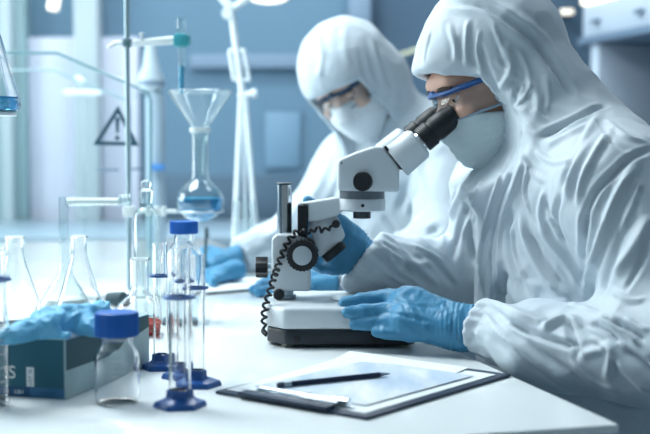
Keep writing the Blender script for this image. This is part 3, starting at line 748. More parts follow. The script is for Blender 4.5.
# pale and dark halves of the side face
b = B(); pts = [(0, Lc, .001), (0, .0, .001), (0, .0, .035), (0, Lc * .45, .0345), (0, Lc, .055)]
prism(b, [CT @ V((-.0001, y, z)) for _, y, z in pts], xv * -.0004); obj('side_picture', b, M['boxl'], e)
b = B(); pts = [(.0, .035), (Lc * .45, .0345), (Lc, .055), (Lc, Hb - .002), (0, Hb - .002)]
prism(b, [CT @ V((-.0001, y, z)) for y, z in pts], xv * -.0004); obj('side_band', b, M['boxs'], e)
b = B(); box(b, (-.0006, -.0006, .0005), (.0018, -.0001, Hb), CT); obj('corner_edge', b, M['boxtop'], e)
b = B(); box(b, (.0018, -.0005, .001), (.048, -.0001, .0125), CT); obj('label_strip', b, M['boxstrip'], e)
b = B(); box(b, (.048, -.0005, .001), (W, -.0001, .0125), CT); obj('label_strip', b, M['boxnavy'], e)
b = B(); box(b, (.0425, -.0006, .0135), (.0525, -.0001, .0370), CT); obj('sticker', b, M['mark'], e)
TX = CT @ Matrix.Translation((0, -.0008, 0)) @ Matrix.Rotation(PI, 4, 'Z') @ Matrix.Rotation(PI / 2, 4, 'X')
def ctext(s, size, x, z, m, rot=0, nm='lettering'):
    return text_mesh(nm, s, size, TX @ Matrix.Translation((-x, z, 0)) @ Matrix.Rotation(rot, 4, 'Z'), m, e)
ctext('LBH', .0068, .063, .0042, M['mark']); ctext('NITRILE', .0062, .024, .0042, M['boxprint'])
ctext('S', .022, .072, .0225, M['mark'])
ctext('LOT 32', .0062, .0455, .0250, M['boxprint'], PI / 2)
b = B(); q = CT @ V((.006, .004, Hb + .0015))
# tissue peeking out + crumpled gloves lying on top
def glove_heap():
    z0 = TZ + Hb + .0015
    def pt(px, py, Y): return at(px, py, Y)
    f = Field((-.54, 1.30, z0 - .004), (-.18, 1.66, z0 + .075), .0022)
    def onc(px, py, h=.004): 
        p = onz(px, py, z0 + h); return p
    segs = [((12, 338, .006), (45, 327, .010), .011, .020), ((45, 327, .010), (85, 322, .012), .020, .022), ((60, 322, .016), (100, 318, .014), .014, .016),
            ((82, 326, .010), (103, 330, .008), .014, .011), ((92, 322, .014), (100, 310, .018), .010, .008), ((100, 310, .018), (108, 306, .018), .007, .006), ((50, 322, .02), (84, 314, .018), .008, .009), ((15, 336, .006), (5, 341, .004), .009, .006), ((40, 334, .005), (66, 336, .004), .007, .006)]
    for a, c, ra, rb in segs:
        A_ = onc(a[0], a[1], a[2]); C_ = onc(c[0], c[1], c[2]); f.add(f.cone(A_, C_, ra * .9, rb * .9), .012)
    f.F = smax(f.F, -(f.Z - z0), .002)
    P, Q = f.mesh(); P = relax(P, Q, 1)
    P = crinkle(P, Q, .008, 38, 3); P = crinkle(P, Q, .006, 80, 5); P = relax(P, Q, 1, .3)
    P[:, 2] = np.maximum(P[:, 2], z0)
    me = np_mesh('crumpled_gloves', P, Q); return link_mesh('crumpled_glove', me, M['glove_l'], None, 180)
tag(glove_heap(), 'crumpled light blue nitrile glove lying on top of the carton', 'glove')
b = B(); qq = onz(67, 337, TZ + Hb + .001)
tp = []
bmesh.ops.create_icosphere(b, subdivisions=3, radius=1); 
for v in b.verts: v.co = V((v.co.x * .010, v.co.y * .012, max(v.co.z * .0055, 0) + .0006)) + V((qq.x, qq.y + .004, TZ + Hb + .0008)) + V((0, 0, .0012 * noise.noise(v.co * 3)))
tag(obj('tissue', b, M['tissue'], None, 180), 'small white tissue peeking out under the crumpled glove', 'tissue')

# ================================================================== CLIPBOARD
L_ = onz(215, 394); F_ = onz(367, 421); R_ = onz(511, 377); Bk = L_ + (R_ - F_)
ux = (F_ - L_); uxl = ux.length; ux.normalize(); uy = V((-ux.y, ux.x, 0)); uyl = (R_ - F_).length
KT = Matrix((ux.to_4d(), uy.to_4d(), V((0, 0, 1, 0)), V((0, 0, 0, 1)))).transposed()
for i in range(3): KT[3][i] = 0
KT[3][3] = 1; KT.translation = L_
e = empty('clipboard', L_, 'navy clipboard with chrome clip lying in front of the microscope', 'clipboard')
b = B(); box(b, (0, 0, .0004), (uxl, uyl, .0042), KT, bev=.0012); obj('board', b, M['board'], e)
# raised clip
b = B(); box(b, (.042, -.006, .0045), (.178, .010, .0095), KT, bev=.0015); obj('clip_base', b, M['board'], e)
b = B(); box(b, (.060, .008, .0098), (.180, .0165, .0128), KT, bev=.0012)
cyl(b, KT @ V((.060, .016, .0125)), KT @ V((.180, .016, .0125)), .0022, bev=.0005); obj('clip_bar', b, M['chrome'], e)
b = B(); cyl(b, KT @ V((.166, .022, .0105)), KT @ V((.190, .022, .0105)), .0052, bev=.001); obj('clip_roller', b, M['chrome'], e)
b = B(); cyl(b, KT @ V((.120, .0165, .0112)), KT @ V((.128, .030, .0112)), .003, bev=.0008); obj('clip_lever', b, M['chrome'], e)
# sheets of paper
pm = bpy.data.materials.new('printed_sheet'); pm.use_nodes = True; nt = pm.node_tree; bs = nt.nodes['Principled BSDF']; bs.inputs['Roughness'].default_value = .6
tc = nt.nodes.new('ShaderNodeTexCoord'); mp = nt.nodes.new('ShaderNodeMapping'); mp.inputs['Scale'].default_value = (14, 4.5, 1); mp.inputs['Rotation'].default_value = (0, 0, .4)
n1 = nt.nodes.new('ShaderNodeTexNoise'); n1.inputs['Scale'].default_value = 1.3; n1.inputs['Detail'].default_value = 3
cr = nt.nodes.new('ShaderNodeValToRGB'); el = cr.color_ramp.elements; el[0].position = .32; el[0].color = lin('#a3b8d0'); el[1].position = .68; el[1].color = lin('#e2e4dd')
x_ = cr.color_ramp.elements.new(.48); x_.color = lin('#bccbda')
nt.links.new(tc.outputs['Object'], mp.inputs[0]); nt.links.new(mp.outputs[0], n1.inputs[0]); nt.links.new(n1.outputs['Fac'], cr.inputs[0]); nt.links.new(cr.outputs[0], bs.inputs['Base Color'])
def sheet(name, x0, y0, x1, y1, z, rot, m, label, curl=0, picture=False):
    b = B(); T = KT @ Matrix.Translation(((x0 + x1) / 2, (y0 + y1) / 2, 0)) @ Matrix.Rotation(rot, 4, 'Z')
    nx, ny = 16, 20; w_, h_ = (x1 - x0) / 2, (y1 - y0) / 2; vs = []
    for lay in (0, 1):
        g = []
        for j in range(ny + 1):
            row = []
            for i in range(nx + 1):
                x = -w_ + 2 * w_ * i / nx; y = -h_ + 2 * h_ * j / ny
                zz = z + lay * .0003 + curl * 4 * (max(0, j / ny - .75) ** 2) * (1.2 - i / nx) * 2 + .0004 * math.sin(i * .5) * math.sin(j * .4) * (curl > 0)
                row.append(b.verts.new(T @ V((x, y, zz))))
            g.append(row)
        vs.append(g)
    for lay in (0, 1):
        for j in range(ny):
            for i in range(nx): b.faces.new((vs[lay][j][i], vs[lay][j][i + 1], vs[lay][j + 1][i + 1], vs[lay][j + 1][i]))
    for j in range(ny):
        for i in (0, nx): b.faces.new((vs[0][j][i], vs[0][j + 1][i], vs[1][j + 1][i], vs[1][j][i]))
    for i in range(nx):
        for j in (0, ny): b.faces.new((vs[0][j][i], vs[0][j][i + 1], vs[1][j][i + 1], vs[1][j][i]))
    o = obj(name, b, m, None, 60); return tag(o, label, 'paper', 'sheets under the clipboard clip')
sheet('paper_sheet', .008, .012, uxl - .012, uyl - .020, .0048, .0, M['paper'], 'white sheet lying lowest on the clipboard with plain margins')
sheet('paper_sheet', -.002, .030, uxl - .045, uyl - .018, .0058, .10, M['paper'], 'white sheet turned and lifting at the back corner of the clipboard', .010)
o = sheet('printed_sheet', .030, .040, uxl - .028, uyl - .050, .0068, -.02, pm, 'printed sheet with blurred blue and cream picture on the clipboard')
# pencil
za = TZ + .0108; a = onz(279, 385, za); c = onz(391, 373.5, za)
e = empty('pencil', a, 'dark navy pencil with ferrule lying across the printed sheet', 'pencil')
d_ = (c - a); Lp = d_.length; d_.normalize(); T = frame(a, d_)
b = B(); lathe(b, [(0, .016), (.0035, .016), (.0035, Lp - .018), (.0033, Lp - .017), (0, Lp - .017)], T, 6); obj('barrel', b, M['pencil'], e, 20)
b = B(); lathe(b, [(0, .006), (.0037, .006), (.0039, .008), (.0036, .011), (.0039, .014), (.0037, .0159), (0, .0159)], T, 20); obj('ferrule', b, M['steel'], e)
b = B(); lathe(b, [(0, -.003), (.0028, -.002), (.0034, .0), (.0034, .0059), (0, .0059)], T, 20); obj('eraser', b, M['eraser'], e)
b = B(); lathe(b, [(0, Lp - .0169), (.0033, Lp - .0169), (.0006, Lp - .002), (0, Lp)], T, 20); obj('tip', b, M['tip'], e)
# second worker's pad
b = B(); PTS = [(190, 296.5), (262, 290.5), (262, 279.5), (196, 284)]
e = empty('notepad', onz(230, 290), 'white notepad lying under the gloved hand of the rear worker', 'notepad')
pp = [onz(x, y) for x, y in PTS]; b = B(); prism(b, [q + V((0, 0, .0006)) for q in pp], V((0, 0, .003)), .001); obj('cover', b, M['dark'], e)
ce = sum(pp, V()) / 4; b = B(); prism(b, [ce + (q - ce) * .97 + V((0, 0, .0037)) for q in pp], V((0, 0, .003)), .0006); obj('page_block', b, M['paper'], e)
# ================================================================== MICROSCOPE
e = empty('stereo_microscope', (.02, 1.87, TZ), 'white and grey stereo microscope with black focus knobs in the centre', 'microscope')
MS = e
def chop(pl, lo, hi): return [V((x, y, lo)) for x, y in pl]
plan = [(-.062, 1.748), (.125, 1.748), (.140, 1.763), (.140, 1.955), (.125, 1.970), (-.062, 1.970), (-.092, 1.935), (-.092, 1.786)]
def shr(pl, d):
    cx_ = sum(p[0] for p in pl) / len(pl); cy_ = sum(p[1] for p in pl) / len(pl)
    return [(x - d * (1 if x > cx_ else -1), y - d * (1 if y > cy_ else -1)) for x, y in pl]
b = B(); prism(b, [V((x, y, TZ + .004)) for x, y in shr(plan, .003)], V((0, 0, .0245)), .004, 3); obj('base_lower', b, M['dark'], e)
b = B(); prism(b, [V((x, y, TZ + .0290)) for x, y in plan], V((0, 0, .0325)), .006, 4); obj('base_upper', b, M['white'], e)
for x, y in ((-.058, 1.77), (.118, 1.77), (-.058, 1.95), (.118, 1.95)):
    b = B(); cyl(b, (x, y, TZ + .0003), (x, y, TZ + .0045), .008, bev=.001); obj('foot', b, mat('foot_cream', '#b9bda6', .6), e)
b = B(); q = at(297, 339, 1.751); cyl(b, (q.x, 1.7525, q.z), (q.x, 1.7485, q.z), .0052, bev=.0008); obj('base_knob', b, M['black'], e)
b = B(); lathe(b, [(0, 0), (.047, 0), (.047, .0012), (0, .0012)], up(V((.055, 1.865, TZ + .0617))), 40); obj('stage_plate', b, mat('stage_glass', '#dfe7ea', .1), e)
Yp = 1.87; pp_ = at(284.5, 200, Yp)
b = B(); cyl(b, (pp_.x, Yp, TZ + .060), (pp_.x, Yp, at(284, 184, Yp).z), .0118, bev=.0015, seg=32); obj('pillar', b, M['chrome'], e)
b = B(); cyl(b, (pp_.x, Yp, at(284, 184, Yp).z), (pp_.x, Yp, at(284, 184, Yp).z + .0025), .0128, bev=.001, seg=32); obj('pillar_cap', b, M['grey'], e)
b = B(); cyl(b, (pp_.x, Yp, TZ + .0616), (pp_.x, Yp, at(284, 289, Yp).z), .0145, bev=.001, seg=32); cyl(b, (pp_.x, Yp, TZ + .0616), (pp_.x, Yp, TZ + .067), .0185, bev=.001, seg=32); obj('pillar_collar', b, M['steel'], e)
b = B(); prism(b, pxpoly([(271.5, 239), (277, 234.5), (300, 234.5), (310.5, 248), (310.5, 291.5), (271.5, 291.5)], 1.838), V((0, .062, 0)), .004, 3); obj('carriage', b, M['white'], e)
# big focus knob facing the camera
def ribknob(c, ax, r, L, n, m, name, parent, depth=.0012, face=None, fr=.7):
    b = B(); T = frame(c, ax); seg = n * 2
    prof = [(r * .6, 0), (r * .97, 0), (r, .0015), (r, L - .0015), (r * .97, L), (r * .6, L)]
    rings = [[b.verts.new(T @ V(((rr - (depth if i % 2 and .6 * r < rr else 0)) * math.cos(2 * PI * i / seg), (rr - (depth if i % 2 and .6 * r < rr else 0)) * math.sin(2 * PI * i / seg), z))) for i in range(seg)] for rr, z in prof]
    for a, c_ in zip(rings[:-1], rings[1:]):
        for i in range(seg): b.faces.new((a[i], a[(i + 1) % seg], c_[(i + 1) % seg], c_[i]))
    b.faces.new(rings[0][::-1]); b.faces.new(rings[-1])
    o = obj(name, b, m, parent, 25)
    if face:
        b = B(); lathe(b, [(0, L - .001), (r * fr, L - .001), (r * fr, L + .0022), (r * fr - .001, L + .003), (0, L + .003)], T, 36); obj('knob_face', b, face, o)
    return o
kc = at(302.5, 254.5, 1.838)
ribknob(kc, (0, -1, 0), .0258, .020, 26, M['black'], 'focus_knob', e, .0018, M['knobface'], .58)
b = B(); cyl(b, kc + V((0, .062, 0)), kc + V((0, .080, 0)), .0245, bev=.002, seg=30); obj('focus_knob', b, M['black'], e)
# tension knob on the left
q = at(271, 267, 1.865)
b = B(); cyl(b, q, q + V((-.006, 0, 0)), .006); obj('knob_shaft', b, M['steel'], e)
ribknob(q + V((-.005, 0, 0)), (-1, 0, 0), .0172, .019, 7, M['black'], 'tension_knob', e, .0035)
q = at(279, 294, 1.845)
b = B(); cyl(b, q + V((.0, .02, 0)), q + V((0, -.004, 0)), .0062, bev=.001); cyl(b, q + V((.0, -.002, 0)), q + V((0, -.010, 0)), .0092, bev=.002, seg=10); obj('collar_screw', b, M['black'], e)
# arm: black plate, white tapered arm, lower housing
b = B(); prism(b, pxpoly([(297.5, 205), (307.5, 205), (307.5, 238), (297.5, 236)], 1.838), V((0, .060, 0)), .002); obj('arm_plate', b, M['black'], e)
b = B(); prism(b, pxpoly([(300.5, 203.5), (338, 197.5), (344, 201), (344, 210.5), (337, 216), (318, 222), (307.8, 222), (307.8, 205)], 1.842), V((0, .052, 0)), .003, 3); obj('arm', b, M['white'], e)
b = B(); prism(b, pxpoly([(308, 222.2), (336, 213), (345.5, 236), (337, 248), (322, 257), (313, 240)], 1.852), V((0, .034, 0)), .004, 3); obj('lower_housing', b, M['white'], e)
# coarse knob seen obliquely at the end of the lower housing
q = at(332, 249, 1.862); ax = (at(345, 263, 1.862) - at(331, 246, 1.862)).normalized()
b = B(); T = frame(q + ax * .001, ax); prof = [(0, -.003), (.0195, -.003), (.021, -.001), (.021, .008), (.019, .0105), (0, .0105)]; lathe(b, prof, T, 36); obj('oblique_knob', b, M['black'], e)
# head
YH = 1.806; HD = V((0, .088, 0))
b = B(); prism(b, pxpoly([(337.5, 162), (340, 159), (356, 152.5), (374, 146.5), (384, 146.5), (399.5, 167.5), (399.5, 192), (337.5, 191)], YH), HD, .005, 4); obj('head_housing', b, M['white'], e)
b = B(); q = at(361.5, 181.5, YH); cyl(b, q + V((.0035, .003, -.0)), q + V((-.0, -.006, 0)), .0150, bev=.0015, seg=36); obj('zoom_dial', b, M['black'], e)
b = B(); q = at(341.5, 163, YH); cyl(b, q + V((0, .003, 0)), q + V((0, -.0008, 0)), .0013); obj('screw', b, M['black'], e)
Yc = YH + .044; hx = at(362, 200, Yc).x
def hz(y): return at(362, y, YH).z
T = Matrix.Translation((hx, Yc, 0))
b = B(); lathe(b, [(0, hz(199.6)), (.0355, hz(199.6)), (.0355, hz(191.8)), (0, hz(191.8))], T, 48); obj('head_ring', b, M['grey'], e)
b = B(); lathe(b, [(0, hz(212.2)), (.034, hz(212.2)), (.0368, hz(211)), (.0368, hz(200.6)), (.036, hz(199.8)), (0, hz(199.8))], T, 56); obj('arm_ring', b, M['white'], e)
b = B(); q = V((hx, Yc - .0365, hz(205.8))); cyl(b, q + V((0, .002, 0)), q + V((0, -.0012, 0)), .0026); obj('set_screw', b, M['black'], e)
b = B(); lathe(b, [(0, hz(220)), (.0135, hz(220)), (.0140, hz(219.3)), (.0140, hz(212.4)), (0, hz(212.4))], T, 36); obj('objective', b, M['dark'], e)
# binocular tubes
def binoc(Yt, dx, dy, nm):
    A_ = at(392 + dx, 161 + dy, Yt); D_ = (at(452 + dx, 108 + dy, Yt) - at(414 + dx, 139.5 + dy, Yt)).normalized()
    S_ = V((0, 1, 0)); U_ = S_.cross(D_).normalized()
    T = Matrix((S_.to_4d(), U_.to_4d(), D_.to_4d(), V((0, 0, 0, 1)))).transposed()
    for i in range(3): T[3][i] = 0
    T[3][3] = 1; T.translation = A_
    b = B(); n = 40; R_, L2 = .0262, .048
    prof = [(0, 0), (R_, 0), (R_ + .0015, .002), (R_, L2 - .004), (R_ - .004, L2), (0, L2)]
    lathe(b, prof, T @ Matrix.Diagonal((.92, 1.02, 1, 1)), n); t_ = obj(nm, b, M['white'], e)
    b = B(); lathe(b, [(0, L2 - .001), (.0165, L2 - .001), (.0165, L2 + .003), (.0150, L2 + .0035), (.0150, L2 + .008), (0, L2 + .008)], T, 32); obj('eyepiece_ring', b, M['chrome'], t_)
    b = B(); lathe(b, [(0, L2 + .004), (.0200, L2 + .004), (.0205, L2 + .006), (.0205, L2 + .022), (.0185, L2 + .024), (.0185, L2 + .028), (.0200, L2 + .031), (.0195, L2 + .056), (.0165, L2 + .066), (.0175, L2 + .069), (.0160, L2 + .071), (.0135, L2 + .070), (.012, L2 + .056), (0, L2 + .056)], T, 36)
    obj('eyepiece', b, M['black'], t_)
binoc(1.822, 4, 1, 'binocular_tube'); binoc(1.880, -6, -2, 'binocular_tube')
b = B(); prism(b, pxpoly([(384, 147.5), (386, 145.5), (404.5, 168.5), (402, 170)], YH + .0), HD, .0006); obj('tube_joint', b, M['black'], e)
# coiled cable
def coil(path, r, turns_per_m, wire, fade=.03):
    sp = spline(path, 40); n = len(sp); out = []; s = 0; nx = V((0, 1, 0))
    seglen = [0]
    for i in range(1, n): seglen.append(seglen[-1] + (sp[i] - sp[i - 1]).length)
    L = seglen[-1]; N = int(L * turns_per_m * 14); j = 0
    for k in range(N + 1):
        q = L * k / N
        while j < n - 2 and seglen[j + 1] < q: j += 1
        t = (q - seglen[j]) / max(seglen[j + 1] - seglen[j], 1e-9); p = sp[j].lerp(sp[j + 1], t)
        d = (sp[min(j + 2, n - 1)] - sp[max(j - 1, 0)]).normalized(); nx = (nx - d * nx.dot(d)).normalized(); ny = d.cross(nx)
        a = 2 * PI * q * turns_per_m; rr = r * min(1, q / fade + .1, (L - q) / fade + .1)
        out.append(p + (nx * math.cos(a) + ny * math.sin(a)) * rr)
    return out
b = B()
Yq = 1.818
tube(b, coil([at(336, 224, 1.842), at(326, 230, 1.832), at(315, 229, 1.828), at(306, 232, 1.834), at(297, 232, 1.834), at(289, 240, 1.834), at(283, 252, 1.834), at(278, 266, 1.826), at(273, 280, 1.80), at(269, 294, 1.79), at(265, 308, 1.778), at(264, 322, 1.768), at(266, 336, 1.760)], .0040, 80, .0021), .0022, 7)
cyl(b, at(336, 224, 1.853), at(336, 224, 1.838), .0065, bev=.001)
tube(b, spline([at(266, 336, 1.760), at(262, 331, 1.768), at(266, 325, 1.782), at(274, 320, 1.80)], 6), .0018, 7)
obj('coiled_cable', b, M['black'], e, 180)

# ================================================================== PEOPLE
def basis(f, u):
    f = V(f).normalized(); u = V(u); u = (u - f * u.dot(f)).normalized(); r = u.cross(f).normalized()  # r: towards +side
    return f, u, r
def head_local(c, B3, a, b_, s):  # f,u,r
    return V(c) + B3[0] * a + B3[1] * b_ + B3[2] * s
def pad(*ps, m=.1):
    A = np.array([list(p) for p in ps]); return A.min(0) - m, A.max(0) + m
def head_field(fd, c, B3, k=.012, grow=0):
    H = lambda a, b_, s=0: head_local(c, B3, a, b_, s)
    ax = (B3[0], B3[1], B3[2])
    fd.add(fd.ell(H(-.012, .028), (.098 + grow, .088 + grow, .077 + grow), ax), 0)
    fd.add(fd.ell(H(.028, -.045), (.062 + grow, .074 + grow, .062 + grow), ax), .04)
    fd.add(fd.cone(H(.060, -.088), H(.040, -.085), .022 + grow, .03 + grow), .03)
def build_head(fd, c, B3):
    H = lambda a, b_, s=0: head_local(c, B3, a, b_, s)
    head_field(fd, c, B3)
    fd.add(fd.cone(H(.088, -.010), H(.108, -.040), .008, .013), .014)          # nose
    fd.add(fd.cone(H(.080, .018, .035), H(.084, .018, -.035), .014, .014), .02)  # brow
    for s in (1, -1):
        fd.add(fd.ell(H(.070, -.030, .042 * s), (.022, .018, .020), B3), .02)   # cheek
        fd.F = smax(fd.F, -fd.ell(H(.092, -.004, .032 * s), (.014, .011, .017), B3), .012)
        fd.add(fd.ell(H(-.004, -.012, .078 * s), (.018, .03, .008), B3), .008)  # ear
    fd.add(fd.cone(H(.088, -.063, .02), H(.088, -.063, -.02), .007, .007), .008)  # lips
    fd.F = smax(fd.F, -fd.cone(H(.0985, -.063, .018), H(.0985, -.063, -.018), .0022, .0022), .003)
def person(spec):
    c, B3 = spec['c'], basis(spec['f'], spec['u'])
    H = lambda a, b_, s=0: head_local(c, B3, a, b_, s)
    suit = spec['suit']; S = spec
    # ---- body (one continuous mesh: head, neck, torso, arms, legs; hidden parts coarse)
    sh = [S['sn'], S['sf']]; chest = S['chest']; pel = S['pelvis']
    fwd, sidev = S['fwd'], S['side']
    lo, hi = pad(c, pel, *sh, S['en'], S['ef'], S['wn'], S['wf'], *S['knees'], *S['feet'], m=.14)
    fd = Field(lo, hi, .009)
    ax = (sidev, fwd, V((0, 0, 1)))
    fd.add(fd.ell(chest, (.15, .09, .19), ax), 0); fd.add(fd.ell(pel, (.15, .10, .11), ax), .08)
    fd.add(fd.cone(chest, pel, .10, .12), .05)
    fd.add(fd.cone(sh[0], sh[1], .045, .045), .05)
    fd.add(fd.cone(S['nb'], H(-.03, -.03), .056, .05), .03)
    for s_, e_, w_ in ((sh[0], S['en'], S['wn']), (sh[1], S['ef'], S['wf'])):
        fd.add(fd.cone(s_, e_, .045, .036), .02); fd.add(fd.cone(e_, w_, .036, .024), .015)
    hips = [pel + sidev * .09, pel - sidev * .09]
    for hp, kn, ft in zip(hips, S['knees'], S['feet']):
        fd.add(fd.cone(hp, kn, .08, .055), .03); fd.add(fd.cone(kn, ft, .052, .036), .02)
        toe = ft + fwd * .13 + V((0, 0, -.02)); fd.add(fd.cone(ft + V((0, 0, -.01)), toe, .036, .030), .02)
    head_field(fd, c, B3)
    P1_, Q1 = fd.mesh()
    # join a fine head: mask the coarse body off above the neck and rebuild that region finely in the same field resolution
    hf = Field(*pad(c, m=.16), .0035); 
    hf.add(hf.cone(S['nb'], H(-.03, -.03), .056, .05), 0)
    hf.add(hf.cone(sh[0], sh[1], .045, .045), .05); hf.add(hf.ell(chest, (.15, .09, .19), ax), .05)
    t = hf.F.copy(); hf.F[:] = 10; build_head(hf, c, B3); hf.F = smin(hf.F, t, .03)
    Ph, Qh = hf.mesh(); Ph = relax(Ph, Qh, 1)
    ctr = np.array(c)
    # keep only the coarse faces outside the fine block, fine faces inside, welded by a shared cut plane through the neck
    nrm_ = np.array((B3[0] * -.25 + B3[1]).normalized()); cutp = np.array(H(-.03, -.105))
    def side(P, Q, above):
        cen = P[Q].mean(1); d = (cen - cutp) @ nrm_; near = np.linalg.norm(cen - ctr, axis=1) < .2
        m = ((d > -.006) if above else (d < .006)) & near if above else ~(((d > .0)) & near)
        return Q[m]
    Qa = side(Ph, Qh, True); Qb = side(P1_, Q1, False)
    P = np.concatenate([Ph, P1_]); Q = np.concatenate([Qa, Qb + len(Ph)])
    me = np_mesh('person', P, Q)
    bm = bmesh.new(); bm.from_mesh(me); bmesh.ops.delete(bm, geom=[v for v in bm.verts if not v.link_faces], context='VERTS'); bm.to_mesh(me); bm.free()
    o = link_mesh('person', me, S['skinm'], None, 180)
    tag(o, S['label'], 'person', None)
    # eyes and brows
    for s in (1, -1):
        b = B(); bmesh.ops.create_uvsphere(b, u_segments=24, v_segments=16, radius=.0125); bmesh.ops.transform(b, matrix=frame(H(.074, -.004, .032 * s), B3[0]), verts=b.verts[:]); ey_ = obj('eye', b, M['eyew'], o, 180)
        b = B(); lathe(b, [(0, .0108), (.0058, .0110), (.0056, .0116), (0, .0130)], frame(H(.0745, -.006, .032 * s), (B3[0] - B3[1] * .35)), 20); obj('iris', b, M['iris'], ey_)
        b = B(); bmesh.ops.create_uvsphere(b, u_segments=24, v_segments=16, radius=.0138); tl = (B3[1] + B3[0] * .55).normalized(); ec = H(.074, -.004, .032 * s)
        bmesh.ops.transform(b, matrix=frame(ec, B3[0]), verts=b.verts[:])
        bmesh.ops.bisect_plane(b, geom=b.verts[:] + b.edges[:] + b.faces[:], plane_co=ec - tl * -.0005, plane_no=tl, clear_inner=True); bmesh.ops.holes_fill(b, edges=b.edges[:]); obj('eyelid', b, S['skinm'], ey_, 180)
        b = B(); tube(b, spline([H(.098, .008, .014 * s), H(.0975, .012, .030 * s), H(.087, .009, .050 * s)], 5), [.002 + .0016 * math.sin(PI * i / 10) for i in range(11)], 8); obj('eyebrow', b, M['brow'], o)
    fl_ = Field(*pad(pel, *S['knees'], *S['feet'], m=.22), .011); fl_.lo[2] = .004; 
    fl_ = Field(fl_.lo, (fl_.lo[0] + fl_.h * fl_.n[0], fl_.lo[1] + fl_.h * fl_.n[1], pel.z + .08), .011)
    fl_.add(fl_.ell(pel + V((0, 0, .02)), (.185, .145, .13), ax), 0)
    for hp, kn, ft in zip(hips, S['knees'], S['feet']):
        fl_.add(fl_.cone(hp, kn, .095, .070), .04); fl_.add(fl_.cone(kn, ft + V((0, 0, .02)), .068, .052), .02)
        fl_.add(fl_.cone(ft + V((0, 0, -.005)), ft + fwd * .14 + V((0, 0, -.012)), .046, .038), .02)
    fl_.F = smax(fl_.F, -(fl_.Z - .008), .004)
    Pl, Ql = fl_.mesh(); Pl = relax(Pl, Ql, 2); Pl = crinkle(Pl, Ql, .010, 11, 4)
    link_mesh('coverall_legs', np_mesh('coverall_legs', Pl, Ql), suit, o, 180)
    # ---- mask: hollow-backed cup over nose, mouth and chin
    fm = Field(*pad(H(.07, -.07), m=.12), .003)
    fm.add(fm.ell(H(.026, -.052), (.080, .072, .077), B3), 0); fm.add(fm.cone(H(.094, -.022), H(.106, -.044), .014, .019), .03)
    fm.add(fm.cone(H(.068, -.098), H(.05, -.11), .030, .030), .03)
    top = fm.lincomb(B3[1] * 1.0 + B3[0] * S.get('mtilt', .25), H(.10, S.get('mtop', -.024)))
    fm.F = smax(fm.F, top, .004); fm.F = smax(fm.F, -fm.lincomb(B3[0], H(S.get('mback', .028), 0)), .006)
    inn = fm.ell(H(.022, -.050), (.070, .066, .069), B3); fm.F = smax(fm.F, -inn, .003)
    Pm, Qm = fm.mesh(); Pm = relax(Pm, Qm, 2)
    N_ = normals(Pm, Qm); rel = (Pm - np.array(H(.03, -.03))) @ np.array(B3[1]); wv = np.sin(rel * 420) * .0007 * (rel < 0)
    Pm = Pm + N_ * wv[:, None]
    mk = link_mesh('face_mask', np_mesh('face_mask', Pm, Qm), S['maskm'], o, 180)
    for s in (1, -1):
        b = B(); tube(b, spline([H(.035, -.03, .074 * s), H(.01, .00, .083 * s), H(-.05, .03, .083 * s)], 6), .0016, 6); obj('ear_loop', b, S['maskm'], mk)
    # ---- goggles
    gv = empty('goggles', (0, 0, 0), None, None); gv.parent = o; gv.matrix_basis = wmat(o).inverted()
    def band(u0, u1, off, th, a0=-1.35, a1=1.35, n=44, A=.103, Bs=.082):
        b = B(); g = []
        for i in range(n + 1):
            a = a0 + (a1 - a0) * i / n; col = []
            nose = .014 * math.exp(-(a / .16) ** 2)
            for (uu, oo) in ((u0 + nose, off), ((u0 + u1) / 2, off + .003), (u1, off), (u1, off - th), ((u0 + u1) / 2, off + .003 - th), (u0 + nose, off - th)):
                col.append(b.verts.new(H(-.006 + (A + oo) * math.cos(a), uu, (Bs + oo) * math.sin(a))))
            g.append(col)
        for p, q in zip(g[:-1], g[1:]):
            for k in range(6): b.faces.new((p[k], p[(k + 1) % 6], q[(k + 1) % 6], q[k]))
        b.faces.new(g[0][::-1]); b.faces.new(g[-1]); return b
    gt, gb = S.get('gtop', .020), S.get('gbot', -.036)
    obj('lens', band(gb, gt, .006, .0018), M['lens'], gv, 180)
    obj('brow_frame', band(gt - .003, gt + .006, .009, .006), S['gogm'], gv, 60)
    obj('lower_edge', band(gb - .002, gb + .002, .0075, .003), M['gogglegrey'], gv, 60)
    for s in (1, -1):
        b = B(); a = 1.30 * s
        q0 = H(-.006 + .109 * math.cos(a), gt - .006, .088 * math.sin(a)); tube(b, spline([q0, H(-.03, gt - .008, .090 * s), H(-.08, .012, .080 * s)], 5), .0042, 8)
        obj('temple', b, S['gogm'], gv, 60)
    # ---- coverall with hood
    lo, hi = S['bounds']; fd = Field(lo, hi, S['h'])
    ax = (sidev, fwd, V((0, 0, 1)))
    for kind, args, k in S['suitprims']:
        if kind == 'e': cc, rr, aa = args; fd.add(fd.ell(cc, rr, aa or ax), k)
        else: fd.add(fd.cone(*args), k)
    # keep the suit over the wrists only as far as the cuffs; then hood shell on top
    hd = Field.__new__(Field); hd.__dict__.update(fd.__dict__); hd.F = np.full_like(fd.F, 10)
    hd.add(hd.ell(H(-.018, .030), (.112, .100, .092), B3), 0)
    hd.add(hd.ell(H(.002, -.045), (.085, .085, .088), B3), .05)
    hd.add(hd.ell(H(.040, .038), (.070, .052, .070), B3), .04)
    for kind, args, k in S['hoodprims']:
        if kind == 'e': cc, rr, aa = args; hd.add(hd.ell(H(*cc), rr, aa or B3), k)
        elif kind == 'c': a_, b_, ra, rb = args; hd.add(hd.cone(a_, b_, ra, rb), k)
    fd.F = smin(fd.F, hd.F, .035)
    cav = Field.__new__(Field); cav.__dict__.update(fd.__dict__); cav.F = np.full_like(fd.F, 10)
